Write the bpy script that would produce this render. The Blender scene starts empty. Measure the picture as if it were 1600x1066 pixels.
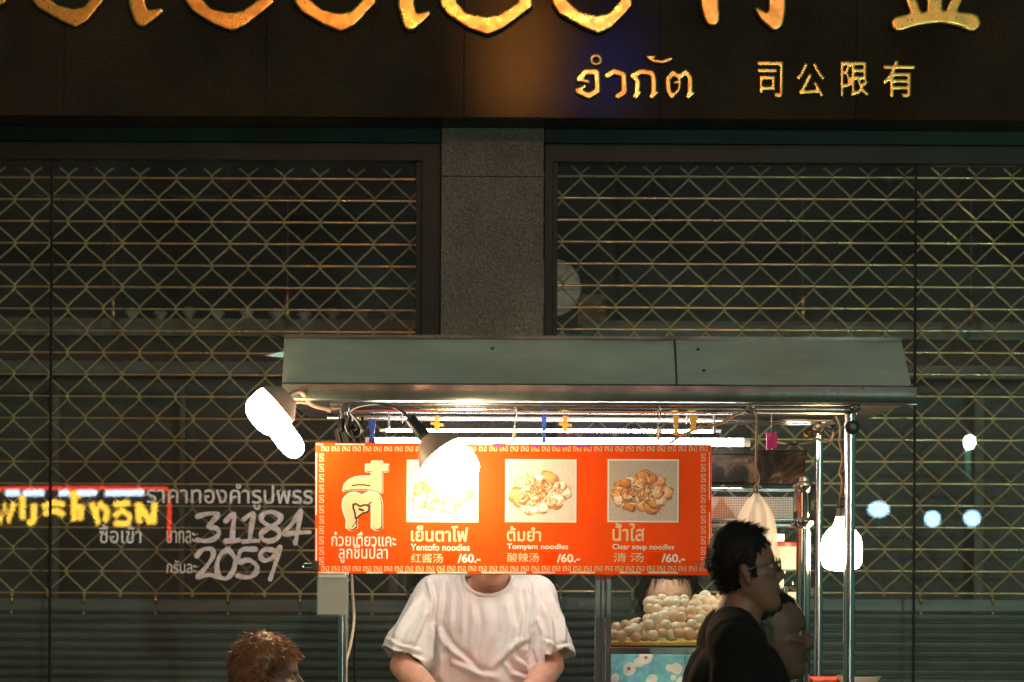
import bpy, bmesh, math, random
import numpy as np
from mathutils import Vector, Matrix, geometry, noise
random.seed(7)
SC = bpy.context.scene
COL = SC.collection
PI = math.pi
# ------------------------------------------------------------------ camera
FPX, HOR, ROLL, CZ = 3778.0, 870.0, math.radians(0.30), 1.60
cd = bpy.data.cameras.new('camera'); cam = bpy.data.objects.new('camera', cd); COL.objects.link(cam)
cd.sensor_width = 36; cd.lens = FPX*36/1600; cd.shift_y = (HOR-533)/1600
cd.clip_start = 0.1; cd.clip_end = 500
cam.matrix_world = Matrix.Translation((0, 0, CZ)) @ Matrix.Rotation(PI/2, 4, 'X') @ Matrix.Rotation(ROLL, 4, 'Z')
cd.dof.use_dof = True; cd.dof.focus_distance = 7.45; cd.dof.aperture_fstop = 4.5
SC.camera = cam
# ------------------------------------------------------------------ night sky, exposure
W = bpy.data.worlds.new('World'); SC.world = W; W.use_nodes = True
bg = W.node_tree.nodes['Background']
bg.inputs[0].default_value = (0.48, 1.0, 0.78, 1); bg.inputs[1].default_value = 0.090
SC.view_settings.view_transform = 'Standard'; SC.view_settings.look = 'None'
SC.view_settings.exposure = 0.8; SC.view_settings.gamma = 1
SC.cycles.use_denoising = True
SC.cycles.max_bounces = 8; SC.cycles.transparent_max_bounces = 16
SC.cycles.sample_clamp_indirect = 4.0
SC.cycles.caustics_reflective = True; SC.cycles.blur_glossy = 1.0; SC.cycles.caustics_refractive = False

def P(px, py, Y):
    """the point of the place seen at photo pixel (px, py) at depth Y"""
    dx, dy = px-800, py-HOR
    c, s = math.cos(ROLL), math.sin(ROLL)
    return Vector(((dx*c+dy*s)*Y/FPX, Y, CZ-(-dx*s+dy*c)*Y/FPX))

# ------------------------------------------------------------------ materials
def nmat(name):
    m = bpy.data.materials.new(name); m.use_nodes = True
    nt = m.node_tree
    return m, nt, nt.nodes['Principled BSDF']

def mat(name, col, rough=.5, metal=0, var=0.0, scale=12, bump=0.0, bscale=60, col2=None, emis=0, ecol=None,
        rvar=0.0, trans=0, stretch=None, spec=None, sss=0):
    m, nt, b = nmat(name)
    b.inputs['Base Color'].default_value = (*col, 1); b.inputs['Roughness'].default_value = rough
    b.inputs['Metallic'].default_value = metal
    if spec is not None: b.inputs['Specular IOR Level'].default_value = spec
    if emis:
        b.inputs['Emission Color'].default_value = (*(ecol or col), 1); b.inputs['Emission Strength'].default_value = emis
    if trans: b.inputs['Transmission Weight'].default_value = trans
    if sss:
        b.inputs['Subsurface Weight'].default_value = sss; b.inputs['Subsurface Radius'].default_value = (.012, .005, .003)
    tc = nt.nodes.new('ShaderNodeTexCoord'); src = tc.outputs['Object']
    if stretch:
        mp = nt.nodes.new('ShaderNodeMapping'); mp.inputs['Scale'].default_value = stretch
        nt.links.new(src, mp.inputs[0]); src = mp.outputs[0]
    if var or col2 or rvar:
        n = nt.nodes.new('ShaderNodeTexNoise'); n.inputs['Scale'].default_value = scale
        n.inputs['Detail'].default_value = 6; n.inputs['Roughness'].default_value = .65
        nt.links.new(src, n.inputs['Vector'])
        r = nt.nodes.new('ShaderNodeValToRGB'); nt.links.new(n.outputs['Fac'], r.inputs[0])
        c2 = col2 or tuple(max(0, c*(1-var)) for c in col)
        c1 = col if col2 else tuple(min(1, c*(1+var*.6)) for c in col)
        r.color_ramp.elements[0].position = .36; r.color_ramp.elements[1].position = .66
        r.color_ramp.elements[0].color = (*c2, 1); r.color_ramp.elements[1].color = (*c1, 1)
        nt.links.new(r.outputs[0], b.inputs['Base Color'])
        if rvar:
            mr = nt.nodes.new('ShaderNodeMapRange'); nt.links.new(n.outputs['Fac'], mr.inputs[0])
            mr.inputs[1].default_value = .3; mr.inputs[2].default_value = .7
            mr.inputs[3].default_value = min(1, rough+rvar); mr.inputs[4].default_value = max(.02, rough-rvar)
            nt.links.new(mr.outputs[0], b.inputs['Roughness'])
    if bump:
        n2 = nt.nodes.new('ShaderNodeTexNoise'); n2.inputs['Scale'].default_value = bscale; n2.inputs['Detail'].default_value = 4
        nt.links.new(src, n2.inputs['Vector'])
        bp = nt.nodes.new('ShaderNodeBump'); bp.inputs['Strength'].default_value = bump; bp.inputs['Distance'].default_value = .01
        nt.links.new(n2.outputs['Fac'], bp.inputs['Height']); nt.links.new(bp.outputs[0], b.inputs['Normal'])
    return m

def granite(name, c_dark, c_mid, c_light, rough, coat=0.0, scale=230):
    m, nt, b = nmat(name)
    tc = nt.nodes.new('ShaderNodeTexCoord')
    n = nt.nodes.new('ShaderNodeTexNoise'); n.inputs['Scale'].default_value = scale; n.inputs['Detail'].default_value = 3
    n.inputs['Roughness'].default_value = .7
    nt.links.new(tc.outputs['Object'], n.inputs['Vector'])
    r = nt.nodes.new('ShaderNodeValToRGB'); nt.links.new(n.outputs['Fac'], r.inputs[0])
    e = r.color_ramp.elements; e[0].position = .34; e[0].color = (*c_dark, 1); e[1].position = .72; e[1].color = (*c_light, 1)
    k = e.new(.52); k.color = (*c_mid, 1)
    n3 = nt.nodes.new('ShaderNodeTexNoise'); n3.inputs['Scale'].default_value = 3.5; n3.inputs['Detail'].default_value = 5
    nt.links.new(tc.outputs['Object'], n3.inputs['Vector'])
    mr = nt.nodes.new('ShaderNodeMapRange'); nt.links.new(n3.outputs['Fac'], mr.inputs[0]); mr.inputs[1].default_value = .3; mr.inputs[2].default_value = .7
    mr.inputs[3].default_value = .7; mr.inputs[4].default_value = 1.15
    mx = nt.nodes.new('ShaderNodeMix'); mx.data_type = 'RGBA'; mx.blend_type = 'MULTIPLY'; mx.inputs[0].default_value = 1
    nt.links.new(r.outputs[0], mx.inputs[6]); nt.links.new(mr.outputs[0], mx.inputs[7]); nt.links.new(mx.outputs[2], b.inputs['Base Color'])
    b.inputs['Roughness'].default_value = rough; b.inputs['Specular IOR Level'].default_value = .011
    bp = nt.nodes.new('ShaderNodeBump'); bp.inputs['Strength'].default_value = .035; bp.inputs['Distance'].default_value = .002
    nt.links.new(n.outputs['Fac'], bp.inputs['Height']); nt.links.new(bp.outputs[0], b.inputs['Normal'])
    return m

def glass(name, dust_haze=.02, tint=(.93, .97, .95), dscale=2.5, refl=1.0):
    m, nt, b = nmat(name); nt.nodes.remove(b)
    out = nt.nodes['Material Output']
    tr = nt.nodes.new('ShaderNodeBsdfTransparent'); tr.inputs[0].default_value = (*tint, 1)
    gl = nt.nodes.new('ShaderNodeBsdfGlossy'); gl.inputs['Roughness'].default_value = 0.0; gl.inputs[0].default_value = (refl, refl, refl, 1)
    fr = nt.nodes.new('ShaderNodeFresnel'); fr.inputs[0].default_value = 1.5
    m1 = nt.nodes.new('ShaderNodeMixShader'); nt.links.new(fr.outputs[0], m1.inputs[0]); nt.links.new(tr.outputs[0], m1.inputs[1]); nt.links.new(gl.outputs[0], m1.inputs[2])
    df = nt.nodes.new('ShaderNodeBsdfDiffuse'); df.inputs[0].default_value = (.75, .76, .72, 1)
    tc = nt.nodes.new('ShaderNodeTexCoord'); n = nt.nodes.new('ShaderNodeTexNoise'); n.inputs['Scale'].default_value = dscale; n.inputs['Detail'].default_value = 7
    nt.links.new(tc.outputs['Object'], n.inputs['Vector'])
    mr = nt.nodes.new('ShaderNodeMapRange'); nt.links.new(n.outputs['Fac'], mr.inputs[0]); mr.inputs[1].default_value = .3; mr.inputs[2].default_value = .75
    mr.inputs[3].default_value = dust_haze*.4; mr.inputs[4].default_value = dust_haze*1.6  # diffuse film: dust, plus haze and lamp glow put into the pane
    m2 = nt.nodes.new('ShaderNodeMixShader'); nt.links.new(mr.outputs[0], m2.inputs[0]); nt.links.new(m1.outputs[0], m2.inputs[1]); nt.links.new(df.outputs[0], m2.inputs[2])
    nt.links.new(m2.outputs[0], out.inputs[0])
    return m

def attr_mat(name, rough=.4):
    m, nt, b = nmat(name)
    a = nt.nodes.new('ShaderNodeVertexColor'); a.layer_name = 'Col'
    tc = nt.nodes.new('ShaderNodeTexCoord'); n = nt.nodes.new('ShaderNodeTexNoise'); n.inputs['Scale'].default_value = 140; n.inputs['Detail'].default_value = 4
    nt.links.new(tc.outputs['Object'], n.inputs['Vector'])
    mr = nt.nodes.new('ShaderNodeMapRange'); nt.links.new(n.outputs['Fac'], mr.inputs[0]); mr.inputs[1].default_value = .3; mr.inputs[2].default_value = .7
    mr.inputs[3].default_value = .9; mr.inputs[4].default_value = 1.06
    mx = nt.nodes.new('ShaderNodeMix'); mx.data_type = 'RGBA'; mx.blend_type = 'MULTIPLY'; mx.inputs[0].default_value = 1
    nt.links.new(a.outputs[0], mx.inputs[6]); nt.links.new(mr.outputs[0], mx.inputs[7])
    nt.links.new(mx.outputs[2], b.inputs['Base Color']); b.inputs['Roughness'].default_value = rough
    return m

def emit(name, col, s):
    m, nt, b = nmat(name); nt.nodes.remove(b)
    e = nt.nodes.new('ShaderNodeEmission'); e.inputs[0].default_value = (*col, 1); e.inputs[1].default_value = s
    nt.links.new(e.outputs[0], nt.nodes['Material Output'].inputs[0]); return m

def soot_mat(name):
    m, nt, b = nmat(name)
    tc = nt.nodes.new('ShaderNodeTexCoord')
    n = nt.nodes.new('ShaderNodeTexNoise'); n.inputs['Scale'].default_value = 9; n.inputs['Detail'].default_value = 9; n.inputs['Roughness'].default_value = .7
    n.inputs['Distortion'].default_value = 1.2
    nt.links.new(tc.outputs['Object'], n.inputs['Vector'])
    r = nt.nodes.new('ShaderNodeValToRGB'); nt.links.new(n.outputs['Fac'], r.inputs[0])
    e = r.color_ramp.elements; e[0].position = .50; e[0].color = (.006, .0055, .0045, 1); e[1].position = .76; e[1].color = (.16, .10, .055, 1)
    k = e.new(.60); k.color = (.025, .017, .011, 1)
    nt.links.new(r.outputs[0], b.inputs['Base Color']); b.inputs['Roughness'].default_value = .9; b.inputs['Specular IOR Level'].default_value = .1
    return m

def print_cloth(name):
    """pale blue cotton with a loose pattern of cream and pink flowers"""
    m, nt, b = nmat(name)
    tc = nt.nodes.new('ShaderNodeTexCoord')
    v = nt.nodes.new('ShaderNodeTexVoronoi'); v.inputs['Scale'].default_value = 15; nt.links.new(tc.outputs['Object'], v.inputs['Vector'])
    r = nt.nodes.new('ShaderNodeValToRGB'); nt.links.new(v.outputs['Distance'], r.inputs[0]); r.color_ramp.interpolation = 'CONSTANT'
    e = r.color_ramp.elements; e[0].position = 0; e[0].color = (.45, .10, .12, 1); e[1].position = .10; e[1].color = (.75, .70, .62, 1)
    k = e.new(.38); k.color = (.16, .45, .52, 1)
    n = nt.nodes.new('ShaderNodeTexNoise'); n.inputs['Scale'].default_value = 40; nt.links.new(tc.outputs['Object'], n.inputs['Vector'])
    mx = nt.nodes.new('ShaderNodeMix'); mx.data_type = 'RGBA'; mx.blend_type = 'OVERLAY'; mx.inputs[0].default_value = .5
    nt.links.new(r.outputs[0], mx.inputs[6]); nt.links.new(n.outputs['Fac'], mx.inputs[7]); nt.links.new(mx.outputs[2], b.inputs['Base Color'])
    b.inputs['Roughness'].default_value = .85
    return m

def perforated(name):
    m, nt, b = nmat(name)
    tc = nt.nodes.new('ShaderNodeTexCoord'); v = nt.nodes.new('ShaderNodeTexVoronoi'); v.inputs['Scale'].default_value = 190; v.inputs['Randomness'].default_value = 0
    nt.links.new(tc.outputs['Object'], v.inputs['Vector'])
    r = nt.nodes.new('ShaderNodeValToRGB'); nt.links.new(v.outputs['Distance'], r.inputs[0]); r.color_ramp.interpolation = 'CONSTANT'
    e = r.color_ramp.elements; e[0].color = (.10, .07, .05, 1); e[1].position = .36; e[1].color = (.62, .56, .50, 1)
    nt.links.new(r.outputs[0], b.inputs['Base Color']); b.inputs['Metallic'].default_value = .6; b.inputs['Roughness'].default_value = .45
    return m

M = dict(
    gran=granite('dark_granite', (.010, .010, .008), (.034, .028, .019), (.13, .098, .062), .06),
    pill=granite('grey_granite', (.085, .085, .072), (.17, .158, .134), (.46, .41, .34), .55, scale=190),
    gold=mat('gold_leaf', (.82, .60, .15), .30, 1, col2=(.50, .31, .07), scale=14, rvar=.10, bump=.10, bscale=16),
    frame=mat('green_black_aluminium', (.007, .022, .016), .45, 0, var=.3, scale=5, spec=.2),
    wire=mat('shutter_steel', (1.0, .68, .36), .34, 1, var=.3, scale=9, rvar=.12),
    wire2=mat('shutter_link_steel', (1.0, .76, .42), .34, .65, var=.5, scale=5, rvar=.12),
    slat=mat('shutter_slat', (.12, .155, .14), .42, .25, var=.35, scale=3, stretch=(.6, 1, 6)),
    glass=glass('shop_glass', .017), cabglass=glass('cabinet_glass', .02, dscale=14),
    paint=mat('white_window_paint', (.86, .90, .84), .7, var=.25, scale=60),
    brush=mat('white_marker_paint', (.92, .94, .90), .7, var=.35, scale=35),
    galv=mat('galvanised_sheet', (.52, .54, .46), .40, .5, col2=(.36, .375, .32), scale=3.0, rvar=.12, stretch=(.7, 1, 2.6), bump=.14, bscale=8),
    lip=mat('dull_steel_lip', (.085, .10, .088), .36, .45, var=.5, scale=6, rvar=.14, bump=.12, bscale=5),
    under=mat('canopy_underside', (.32, .30, .27), .35, .9, var=.4, scale=7, rvar=.1),
    steel=mat('stainless', (.70, .69, .67), .20, 1, var=.18, scale=11, rvar=.08, stretch=(1, 1, .3)),
    chrome=mat('chrome', (.78, .77, .75), .10, 1, var=.1, scale=8),
    black=mat('black_plastic', (.018, .018, .018), .38, var=.2, scale=20),
    rubber=mat('black_rubber', (.010, .010, .010), .6, var=.2, spec=.2),
    orange=mat('orange_board', (.78, .070, .003), .5, spec=.10, var=.08, scale=5, bump=.12, bscale=5),
    cream=mat('cream_print', (.68, .49, .27), .5, var=.05), white=mat('white_print', (.74, .67, .56), .5, var=.04),
    ink=mat('dark_print', (.035, .025, .018), .5, var=.2), red=mat('red_sticker', (.74, .055, .002), .6, spec=.05, var=.1, scale=30),
    tape=mat('pale_edge_tape', (.85, .55, .40), .5, var=.3, scale=40),
    bulb=emit('lit_bulb', (1.0, .74, .44), 42), fluo=emit('fluorescent_tube', (1.0, .97, .92), 34),
    sodium=emit('sodium_lamp', (1.0, .32, .05), 118), bluelamp=emit('blue_neon', (.10, .10, 1.0), 75),
    coldlamp=emit('cold_lamp', (.40, .70, 1.0), 15), floodlamp=emit('flood_lamp', (.66, 1.0, .80), 6500), yneon=emit('yellow_neon', (1.0, .55, .05), 11),
    rneon=emit('red_neon', (1.0, .05, .02), 8), wneon=emit('white_strip', (.55, .75, 1.0), 13),
    porc=mat('bulb_collar', (.42, .30, .22), .5, var=.2, sss=.0), yellow=mat('yellow_plastic', (.75, .42, .05), .45, var=.2, scale=40),
    blue=mat('blue_plastic', (.03, .09, .55), .4, var=.2), pink=mat('magenta_rubber', (.62, .03, .22), .5, var=.3, scale=60),
    cable=mat('brown_cable', (.28, .17, .09), .5, var=.2), wcable=mat('cream_cable', (.62, .55, .42), .45, var=.15), oldgold=mat('old_gold_print', (.16, .10, .02), .5, var=.6, scale=60), brass=mat('brass', (.62, .42, .16), .3, 1, var=.3),
    soot=soot_mat('sooty_metal'), perf=perforated('perforated_steel'),
    tray=mat('yellow_tray', (.62, .38, .06), .4, var=.25, scale=20), tshirt=mat('white_cotton', (.74, .72, .68), .9, var=.06, scale=8, bump=.45, bscale=34),
    skin=mat('warm_skin', (.66, .38, .26), .5, var=.14, scale=30, sss=.15), skin3=mat('shaded_skin', (.10, .060, .038), .55, var=.16, scale=30), skin2=mat('shaded_tan_skin', (.17, .10, .062), .5, var=.16, scale=30, sss=.1),  # the two darker skins hold backlit shade in their base colour
    hair=mat('black_hair', (.008, .007, .006), .65, var=.3, spec=.15), lit_brownhair=mat('lamplit_brown_hair', (.24, .105, .045), .45, var=.45, scale=18),  # orange lamp rim on the brown hair is put into its base colour
    darkcloth=mat('black_cloth', (.005, .005, .005), .9, var=.3, spec=.2, scale=12, bump=.1, bscale=200), trousers=mat('dark_trousers', (.03, .032, .04), .85, var=.3),
    shoe=mat('dark_shoe', (.02, .018, .016), .5, var=.2), print=print_cloth('flowered_blue_cotton'), eye=mat('eye_white', (.22, .19, .17), .55), iris=mat('dark_iris', (.02, .012, .008), .15),
    bowl=mat('white_melamine', (.80, .74, .62), .35, var=.06), striped=mat('red_melamine', (.62, .08, .05), .4, var=.15),
    card=mat('white_card', (.85, .76, .72), .55, var=.08, scale=14), sleeve=glass('clear_sleeve', .05, dscale=20),
    bag=None, wallin=mat('shop_wall', (.075, .040, .032), .6, var=.35, scale=2.2), wallg=mat('shop_panel', (.055, .075, .062), .5, var=.3, scale=2),
    ceil=mat('shop_ceiling', (.05, .05, .045), .7, var=.2), pale=mat('pale_enamel', (.55, .62, .56), .45, var=.2, scale=8), lightrail=mat('pale_rail', (.16, .19, .165), .5, var=.3),
    conc=mat('concrete', (.17, .165, .15), .85, var=.3, scale=6, bump=.2, bscale=40), asph=mat('asphalt', (.045, .045, .045), .85, var=.4, scale=60, bump=.3, bscale=150),
    wallout=mat('opposite_wall', (.09, .085, .075), .8, var=.3, scale=3), photo=attr_mat('printed_photo'),
)
def bagmat():
    m, nt, b = nmat('thin_plastic'); out = nt.nodes['Material Output']
    b.inputs['Base Color'].default_value = (.82, .74, .64, 1); b.inputs['Roughness'].default_value = .3
    tl = nt.nodes.new('ShaderNodeBsdfTranslucent'); tl.inputs[0].default_value = (.8, .7, .6, 1)
    tr = nt.nodes.new('ShaderNodeBsdfTransparent')
    a = nt.nodes.new('ShaderNodeMixShader'); a.inputs[0].default_value = .5; nt.links.new(b.outputs[0], a.inputs[1]); nt.links.new(tl.outputs[0], a.inputs[2])
    c = nt.nodes.new('ShaderNodeMixShader'); c.inputs[0].default_value = .45; nt.links.new(a.outputs[0], c.inputs[1]); nt.links.new(tr.outputs[0], c.inputs[2])
    nt.links.new(c.outputs[0], out.inputs[0]); return m
M['bag'] = bagmat()
def ballmat():
    m, nt, b = nmat('fish_ball_skin')
    tc = nt.nodes.new('ShaderNodeTexCoord'); oi = nt.nodes.new('ShaderNodeObjectInfo')
    n = nt.nodes.new('ShaderNodeTexNoise'); n.inputs['Scale'].default_value = 28; n.inputs['Detail'].default_value = 5
    nt.links.new(tc.outputs['Object'], n.inputs['Vector'])
    ad = nt.nodes.new('ShaderNodeMath'); ad.operation = 'MULTIPLY_ADD'; nt.links.new(oi.outputs['Random'], ad.inputs[0]); ad.inputs[1].default_value = .36
    nt.links.new(n.outputs['Fac'], ad.inputs[2])
    r = nt.nodes.new('ShaderNodeValToRGB'); nt.links.new(ad.outputs[0], r.inputs[0]); e = r.color_ramp.elements
    e[0].position = .45; e[0].color = (.95, .77, .58, 1); e[1].position = .92; e[1].color = (.72, .34, .10, 1)
    k = e.new(.7); k.color = (.86, .66, .48, 1)
    nt.links.new(r.outputs[0], b.inputs['Base Color']); b.inputs['Roughness'].default_value = .3
    b.inputs['Subsurface Weight'].default_value = .15; b.inputs['Subsurface Radius'].default_value = (.01, .006, .004)
    return m
M['ball'] = ballmat()

# ------------------------------------------------------------------ object helpers
OFF = {}
def thing(name, label, cat, loc, group=None):
    o = bpy.data.objects.new(name, None); COL.objects.link(o); o.location = loc; o.empty_display_size = .1
    o['label'] = label; o['category'] = cat
    if group: o['group'] = group
    OFF[o.name] = Vector(loc); return o

def tag(o, label, cat, group=None):
    o['label'] = label; o['category'] = cat
    if group: o['group'] = group
    return o

def link_mesh(me, name, m, parent=None, loc=None, smooth=False):
    """me holds world coordinates; they become local to the parent's (or loc's) origin"""
    base = OFF[parent.name] if parent else Vector(loc if loc is not None else (0, 0, 0))
    me.transform(Matrix.Translation(-base))
    if m: 
        me.materials.clear(); me.materials.append(m)
    if smooth: me.polygons.foreach_set('use_smooth', [True]*len(me.polygons))
    me.update()
    o = bpy.data.objects.new(name, me); COL.objects.link(o); me.name = name
    if parent: o.parent = parent
    else: o.location = base
    OFF[o.name] = base
    return o

class MB:
    def __init__(s): s.v = []; s.f = []; s.fc = []
    def add(s, vs, fs, col=None):
        b = len(s.v); s.v += [tuple(p) for p in vs]; s.f += [tuple(i+b for i in f) for f in fs]; s.fc += [col]*len(fs)
        return s
    def box(s, lo, hi):
        x0, y0, z0 = lo; x1, y1, z1 = hi
        return s.add([(x0,y0,z0),(x1,y0,z0),(x1,y1,z0),(x0,y1,z0),(x0,y0,z1),(x1,y0,z1),(x1,y1,z1),(x0,y1,z1)],
                     [(0,3,2,1),(4,5,6,7),(0,1,5,4),(1,2,6,5),(2,3,7,6),(3,0,4,7)])
    def bbox(s, lo, hi, r=.004):   # box with chamfered vertical/horizontal edges
        bm = bmesh.new(); bmesh.ops.create_cube(bm, size=1)
        for v in bm.verts:
            v.co = Vector([ (lo[i]+hi[i])/2 + v.co[i]*(hi[i]-lo[i]) for i in range(3)])
        bmesh.ops.bevel(bm, geom=bm.edges[:], offset=r, segments=2, affect='EDGES', profile=.5)
        bm.verts.index_update(); s.add([v.co[:] for v in bm.verts], [[v.index for v in f.verts] for f in bm.faces]); bm.free(); return s
    def tube(s, pts, r, seg=8, cap=True, closed=False):
        pts = [Vector(p) for p in pts]; n = len(pts)
        rs = r if isinstance(r, (list, tuple)) else [r]*n
        vs = []; prev = None
        for i, p in enumerate(pts):
            a = pts[(i-1) % n] if (i > 0 or closed) else p; c = pts[(i+1) % n] if (i < n-1 or closed) else p
            t = (c-a); t = t.normalized() if t.length > 1e-9 else Vector((0, 0, 1))
            if prev is None:
                u = t.cross(Vector((0, 0, 1)));
                if u.length < 1e-3: u = t.cross(Vector((0, 1, 0)))
            else: u = prev - t*prev.dot(t)
            u.normalize(); prev = u; w = t.cross(u)
            for k in range(seg):
                an = 2*PI*k/seg; vs.append(p + u*math.cos(an)*rs[i] + w*math.sin(an)*rs[i])
        fs = []
        for i in range(n if closed else n-1):
            j = (i+1) % n
            for k in range(seg):
                fs.append((i*seg+k, i*seg+(k+1) % seg, j*seg+(k+1) % seg, j*seg+k))
        if cap and not closed:
            fs.append(tuple(reversed(range(seg)))); fs.append(tuple((n-1)*seg+k for k in range(seg)))
        return s.add(vs, fs)
    def cap(s, p0, p1, r0, r1=None, seg=14, sx=1.0):  # tapered capsule, closed
        r1 = r0 if r1 is None else r1; p0 = Vector(p0); p1 = Vector(p1); d = p1-p0
        if d.length < 1e-6: d = Vector((0, 0, 1e-5))
        t = d.normalized(); pts = []; rs = []
        for k in range(5):
            a = -PI/2 + (PI/2)*k/4; pts.append(p0 + t*r0*math.sin(a)); rs.append(max(r0*math.cos(a), r0*.02))
        for k in range(5):
            a = (PI/2)*k/4; pts.append(p1 + t*r1*math.sin(a)); rs.append(max(r1*math.cos(a), r1*.02))
        return s.tube(pts, rs, seg)
    def ell(s, c, r, seg=16, rings=10, rot=None):
        vs = []; fs = []; c = Vector(c)
        for i in range(rings+1):
            a = -PI/2 + PI*i/rings
            for k in range(seg):
                b = 2*PI*k/seg; p = Vector((max(math.cos(a), .01)*math.cos(b)*r[0], max(math.cos(a), .01)*math.sin(b)*r[1], math.sin(a)*r[2]))
                vs.append(c + (rot @ p if rot else p))
        for i in range(rings):
            for k in range(seg): fs.append((i*seg+k, i*seg+(k+1) % seg, (i+1)*seg+(k+1) % seg, (i+1)*seg+k))
        fs.append(tuple(reversed(range(seg)))); fs.append(tuple(rings*seg+k for k in range(seg)))
        return s.add(vs, fs)
    def lathe(s, prof, c, axis=(0, 0, 1), seg=24, cap=True):  # prof: (r, h) along axis
        c = Vector(c); ax = Vector(axis).normalized()
        return s.tube([c+ax*h for r, h in prof], [max(r, 1e-4) for r, h in prof], seg, cap) if True else s
    def mesh(s, name='m'):
        me = bpy.data.meshes.new(name); me.from_pydata(s.v, [], s.f); me.update()
        if any(c is not None for c in s.fc):
            a = me.color_attributes.new('Col', 'FLOAT_COLOR', 'CORNER')
            vals = []
            for p, c in zip(me.polygons, s.fc): vals += list((*(c or (1, 1, 1)), 1))*p.loop_total
            a.data.foreach_set('color', vals)
        return me
    def build(s, name, m, parent=None, loc=None, smooth=False):
        o = link_mesh(s.mesh(name), name, m, parent, loc, smooth)
        if smooth:
            try: o.data.set_sharp_from_angle(angle=math.radians(42))
            except Exception: pass
        return o

def ev_mesh(me, mods):
    o = bpy.data.objects.new('tmp', me); COL.objects.link(o)
    for typ, kw in mods:
        m = o.modifiers.new('m', typ)
        for k, v in kw.items(): setattr(m, k, v)
    dg = bpy.context.evaluated_depsgraph_get()
    r = bpy.data.meshes.new_from_object(o.evaluated_get(dg))
    bpy.data.objects.remove(o); return r

def vox(mb, size, it=4, fac=.5):
    return ev_mesh(mb.mesh(), [('REMESH', dict(mode='VOXEL', voxel_size=size, use_smooth_shade=True)), ('SMOOTH', dict(factor=fac, iterations=it))])

# ---- flat shapes: union of contours by winding number
def tri_union(conts):
    V = []; E = []; segs = []
    for c in conts:
        c = [tuple(p) for p in c]
        if len(c) < 3: continue
        b = len(V); V += [Vector(p) for p in c]; n = len(c)
        E += [(b+i, b+(i+1) % n) for i in range(n)]
        segs += [(c[i], c[(i+1) % n]) for i in range(n)]
    vo, eo, fo = geometry.delaunay_2d_cdt(V, E, [], 0, 1e-7)[:3]
    S = np.array(segs); x0, y0, x1, y1 = S[:, 0, 0], S[:, 0, 1], S[:, 1, 0], S[:, 1, 1]
    out = []
    for f in fo:
        cx = sum(vo[i].x for i in f)/len(f); cy = sum(vo[i].y for i in f)/len(f)
        up = (y0 <= cy) & (y1 > cy); dn = (y0 > cy) & (y1 <= cy)
        side = (x1-x0)*(cy-y0)-(cx-x0)*(y1-y0)
        wn = np.sum(up & (side > 0)) - np.sum(dn & (side < 0))
        if wn != 0: out.append(tuple(f))
    return [(v.x, v.y) for v in vo], out

def slab(mb, conts, yf, t, col=None):
    """conts in world (x,z); front at y=yf, thickness t backwards"""
    v, f = tri_union(conts)
    if not f: return mb
    n = len(v); cnt = {}
    for q in f:
        for i in range(len(q)):
            e = (q[i], q[(i+1) % len(q)]); cnt[e] = 1
    fs = [tuple(q) for q in f] + [tuple(i+n for i in reversed(q)) for q in f]
    for (a, b) in cnt:
        if (b, a) not in cnt: fs.append((a, a+n, b+n, b))
    used = sorted({i for q in fs for i in q}); mp = {u: k for k, u in enumerate(used)}
    allv = [(x, yf, z) for x, z in v] + [(x, yf+t, z) for x, z in v]
    return mb.add([allv[u] for u in used], [tuple(mp[i] for i in q) for q in fs], col)

def ccw(c):
    a = sum(c[i][0]*c[(i+1) % len(c)][1]-c[(i+1) % len(c)][0]*c[i][1] for i in range(len(c)))
    return c if a > 0 else c[::-1]

def strokes(pl, w, seg=10):
    """contours of a polyline drawn with a round brush of width w"""
    out = []
    ws = w if isinstance(w, (list, tuple)) else [w]*len(pl)
    for (a, b, wa, wb) in zip(pl[:-1], pl[1:], ws[:-1], ws[1:]):
        d = Vector(b)-Vector(a)
        if d.length < 1e-9: continue
        n = Vector((-d.y, d.x)).normalized()
        A, B = Vector(a), Vector(b)
        out.append(ccw([tuple(A+n*wa/2), tuple(A-n*wa/2), tuple(B-n*wb/2), tuple(B+n*wb/2)]))
    for p, q in zip(pl, ws):
        out.append([(p[0]+q/2*math.cos(2*PI*k/seg+.1), p[1]+q/2*math.sin(2*PI*k/seg+.1)) for k in range(seg)])
    return out

def smooth_pl(pl, n=5, closed=False):
    r = []; N = len(pl)
    g = (lambda i: pl[i % N]) if closed else (lambda i: pl[max(0, min(N-1, i))])
    for i in range(N if closed else N-1):
        p0, p1, p2, p3 = g(i-1), g(i), g(i+1), g(i+2)
        for k in range(n):
            t = k/n; r.append(tuple(.5*((2*p1[d])+(-p0[d]+p2[d])*t+(2*p0[d]-5*p1[d]+4*p2[d]-p3[d])*t*t+(-p0[d]+3*p1[d]-3*p2[d]+p3[d])*t**3) for d in range(len(p1))))
    r.append(tuple(pl[0]) if closed else tuple(pl[-1])); return r

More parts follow.
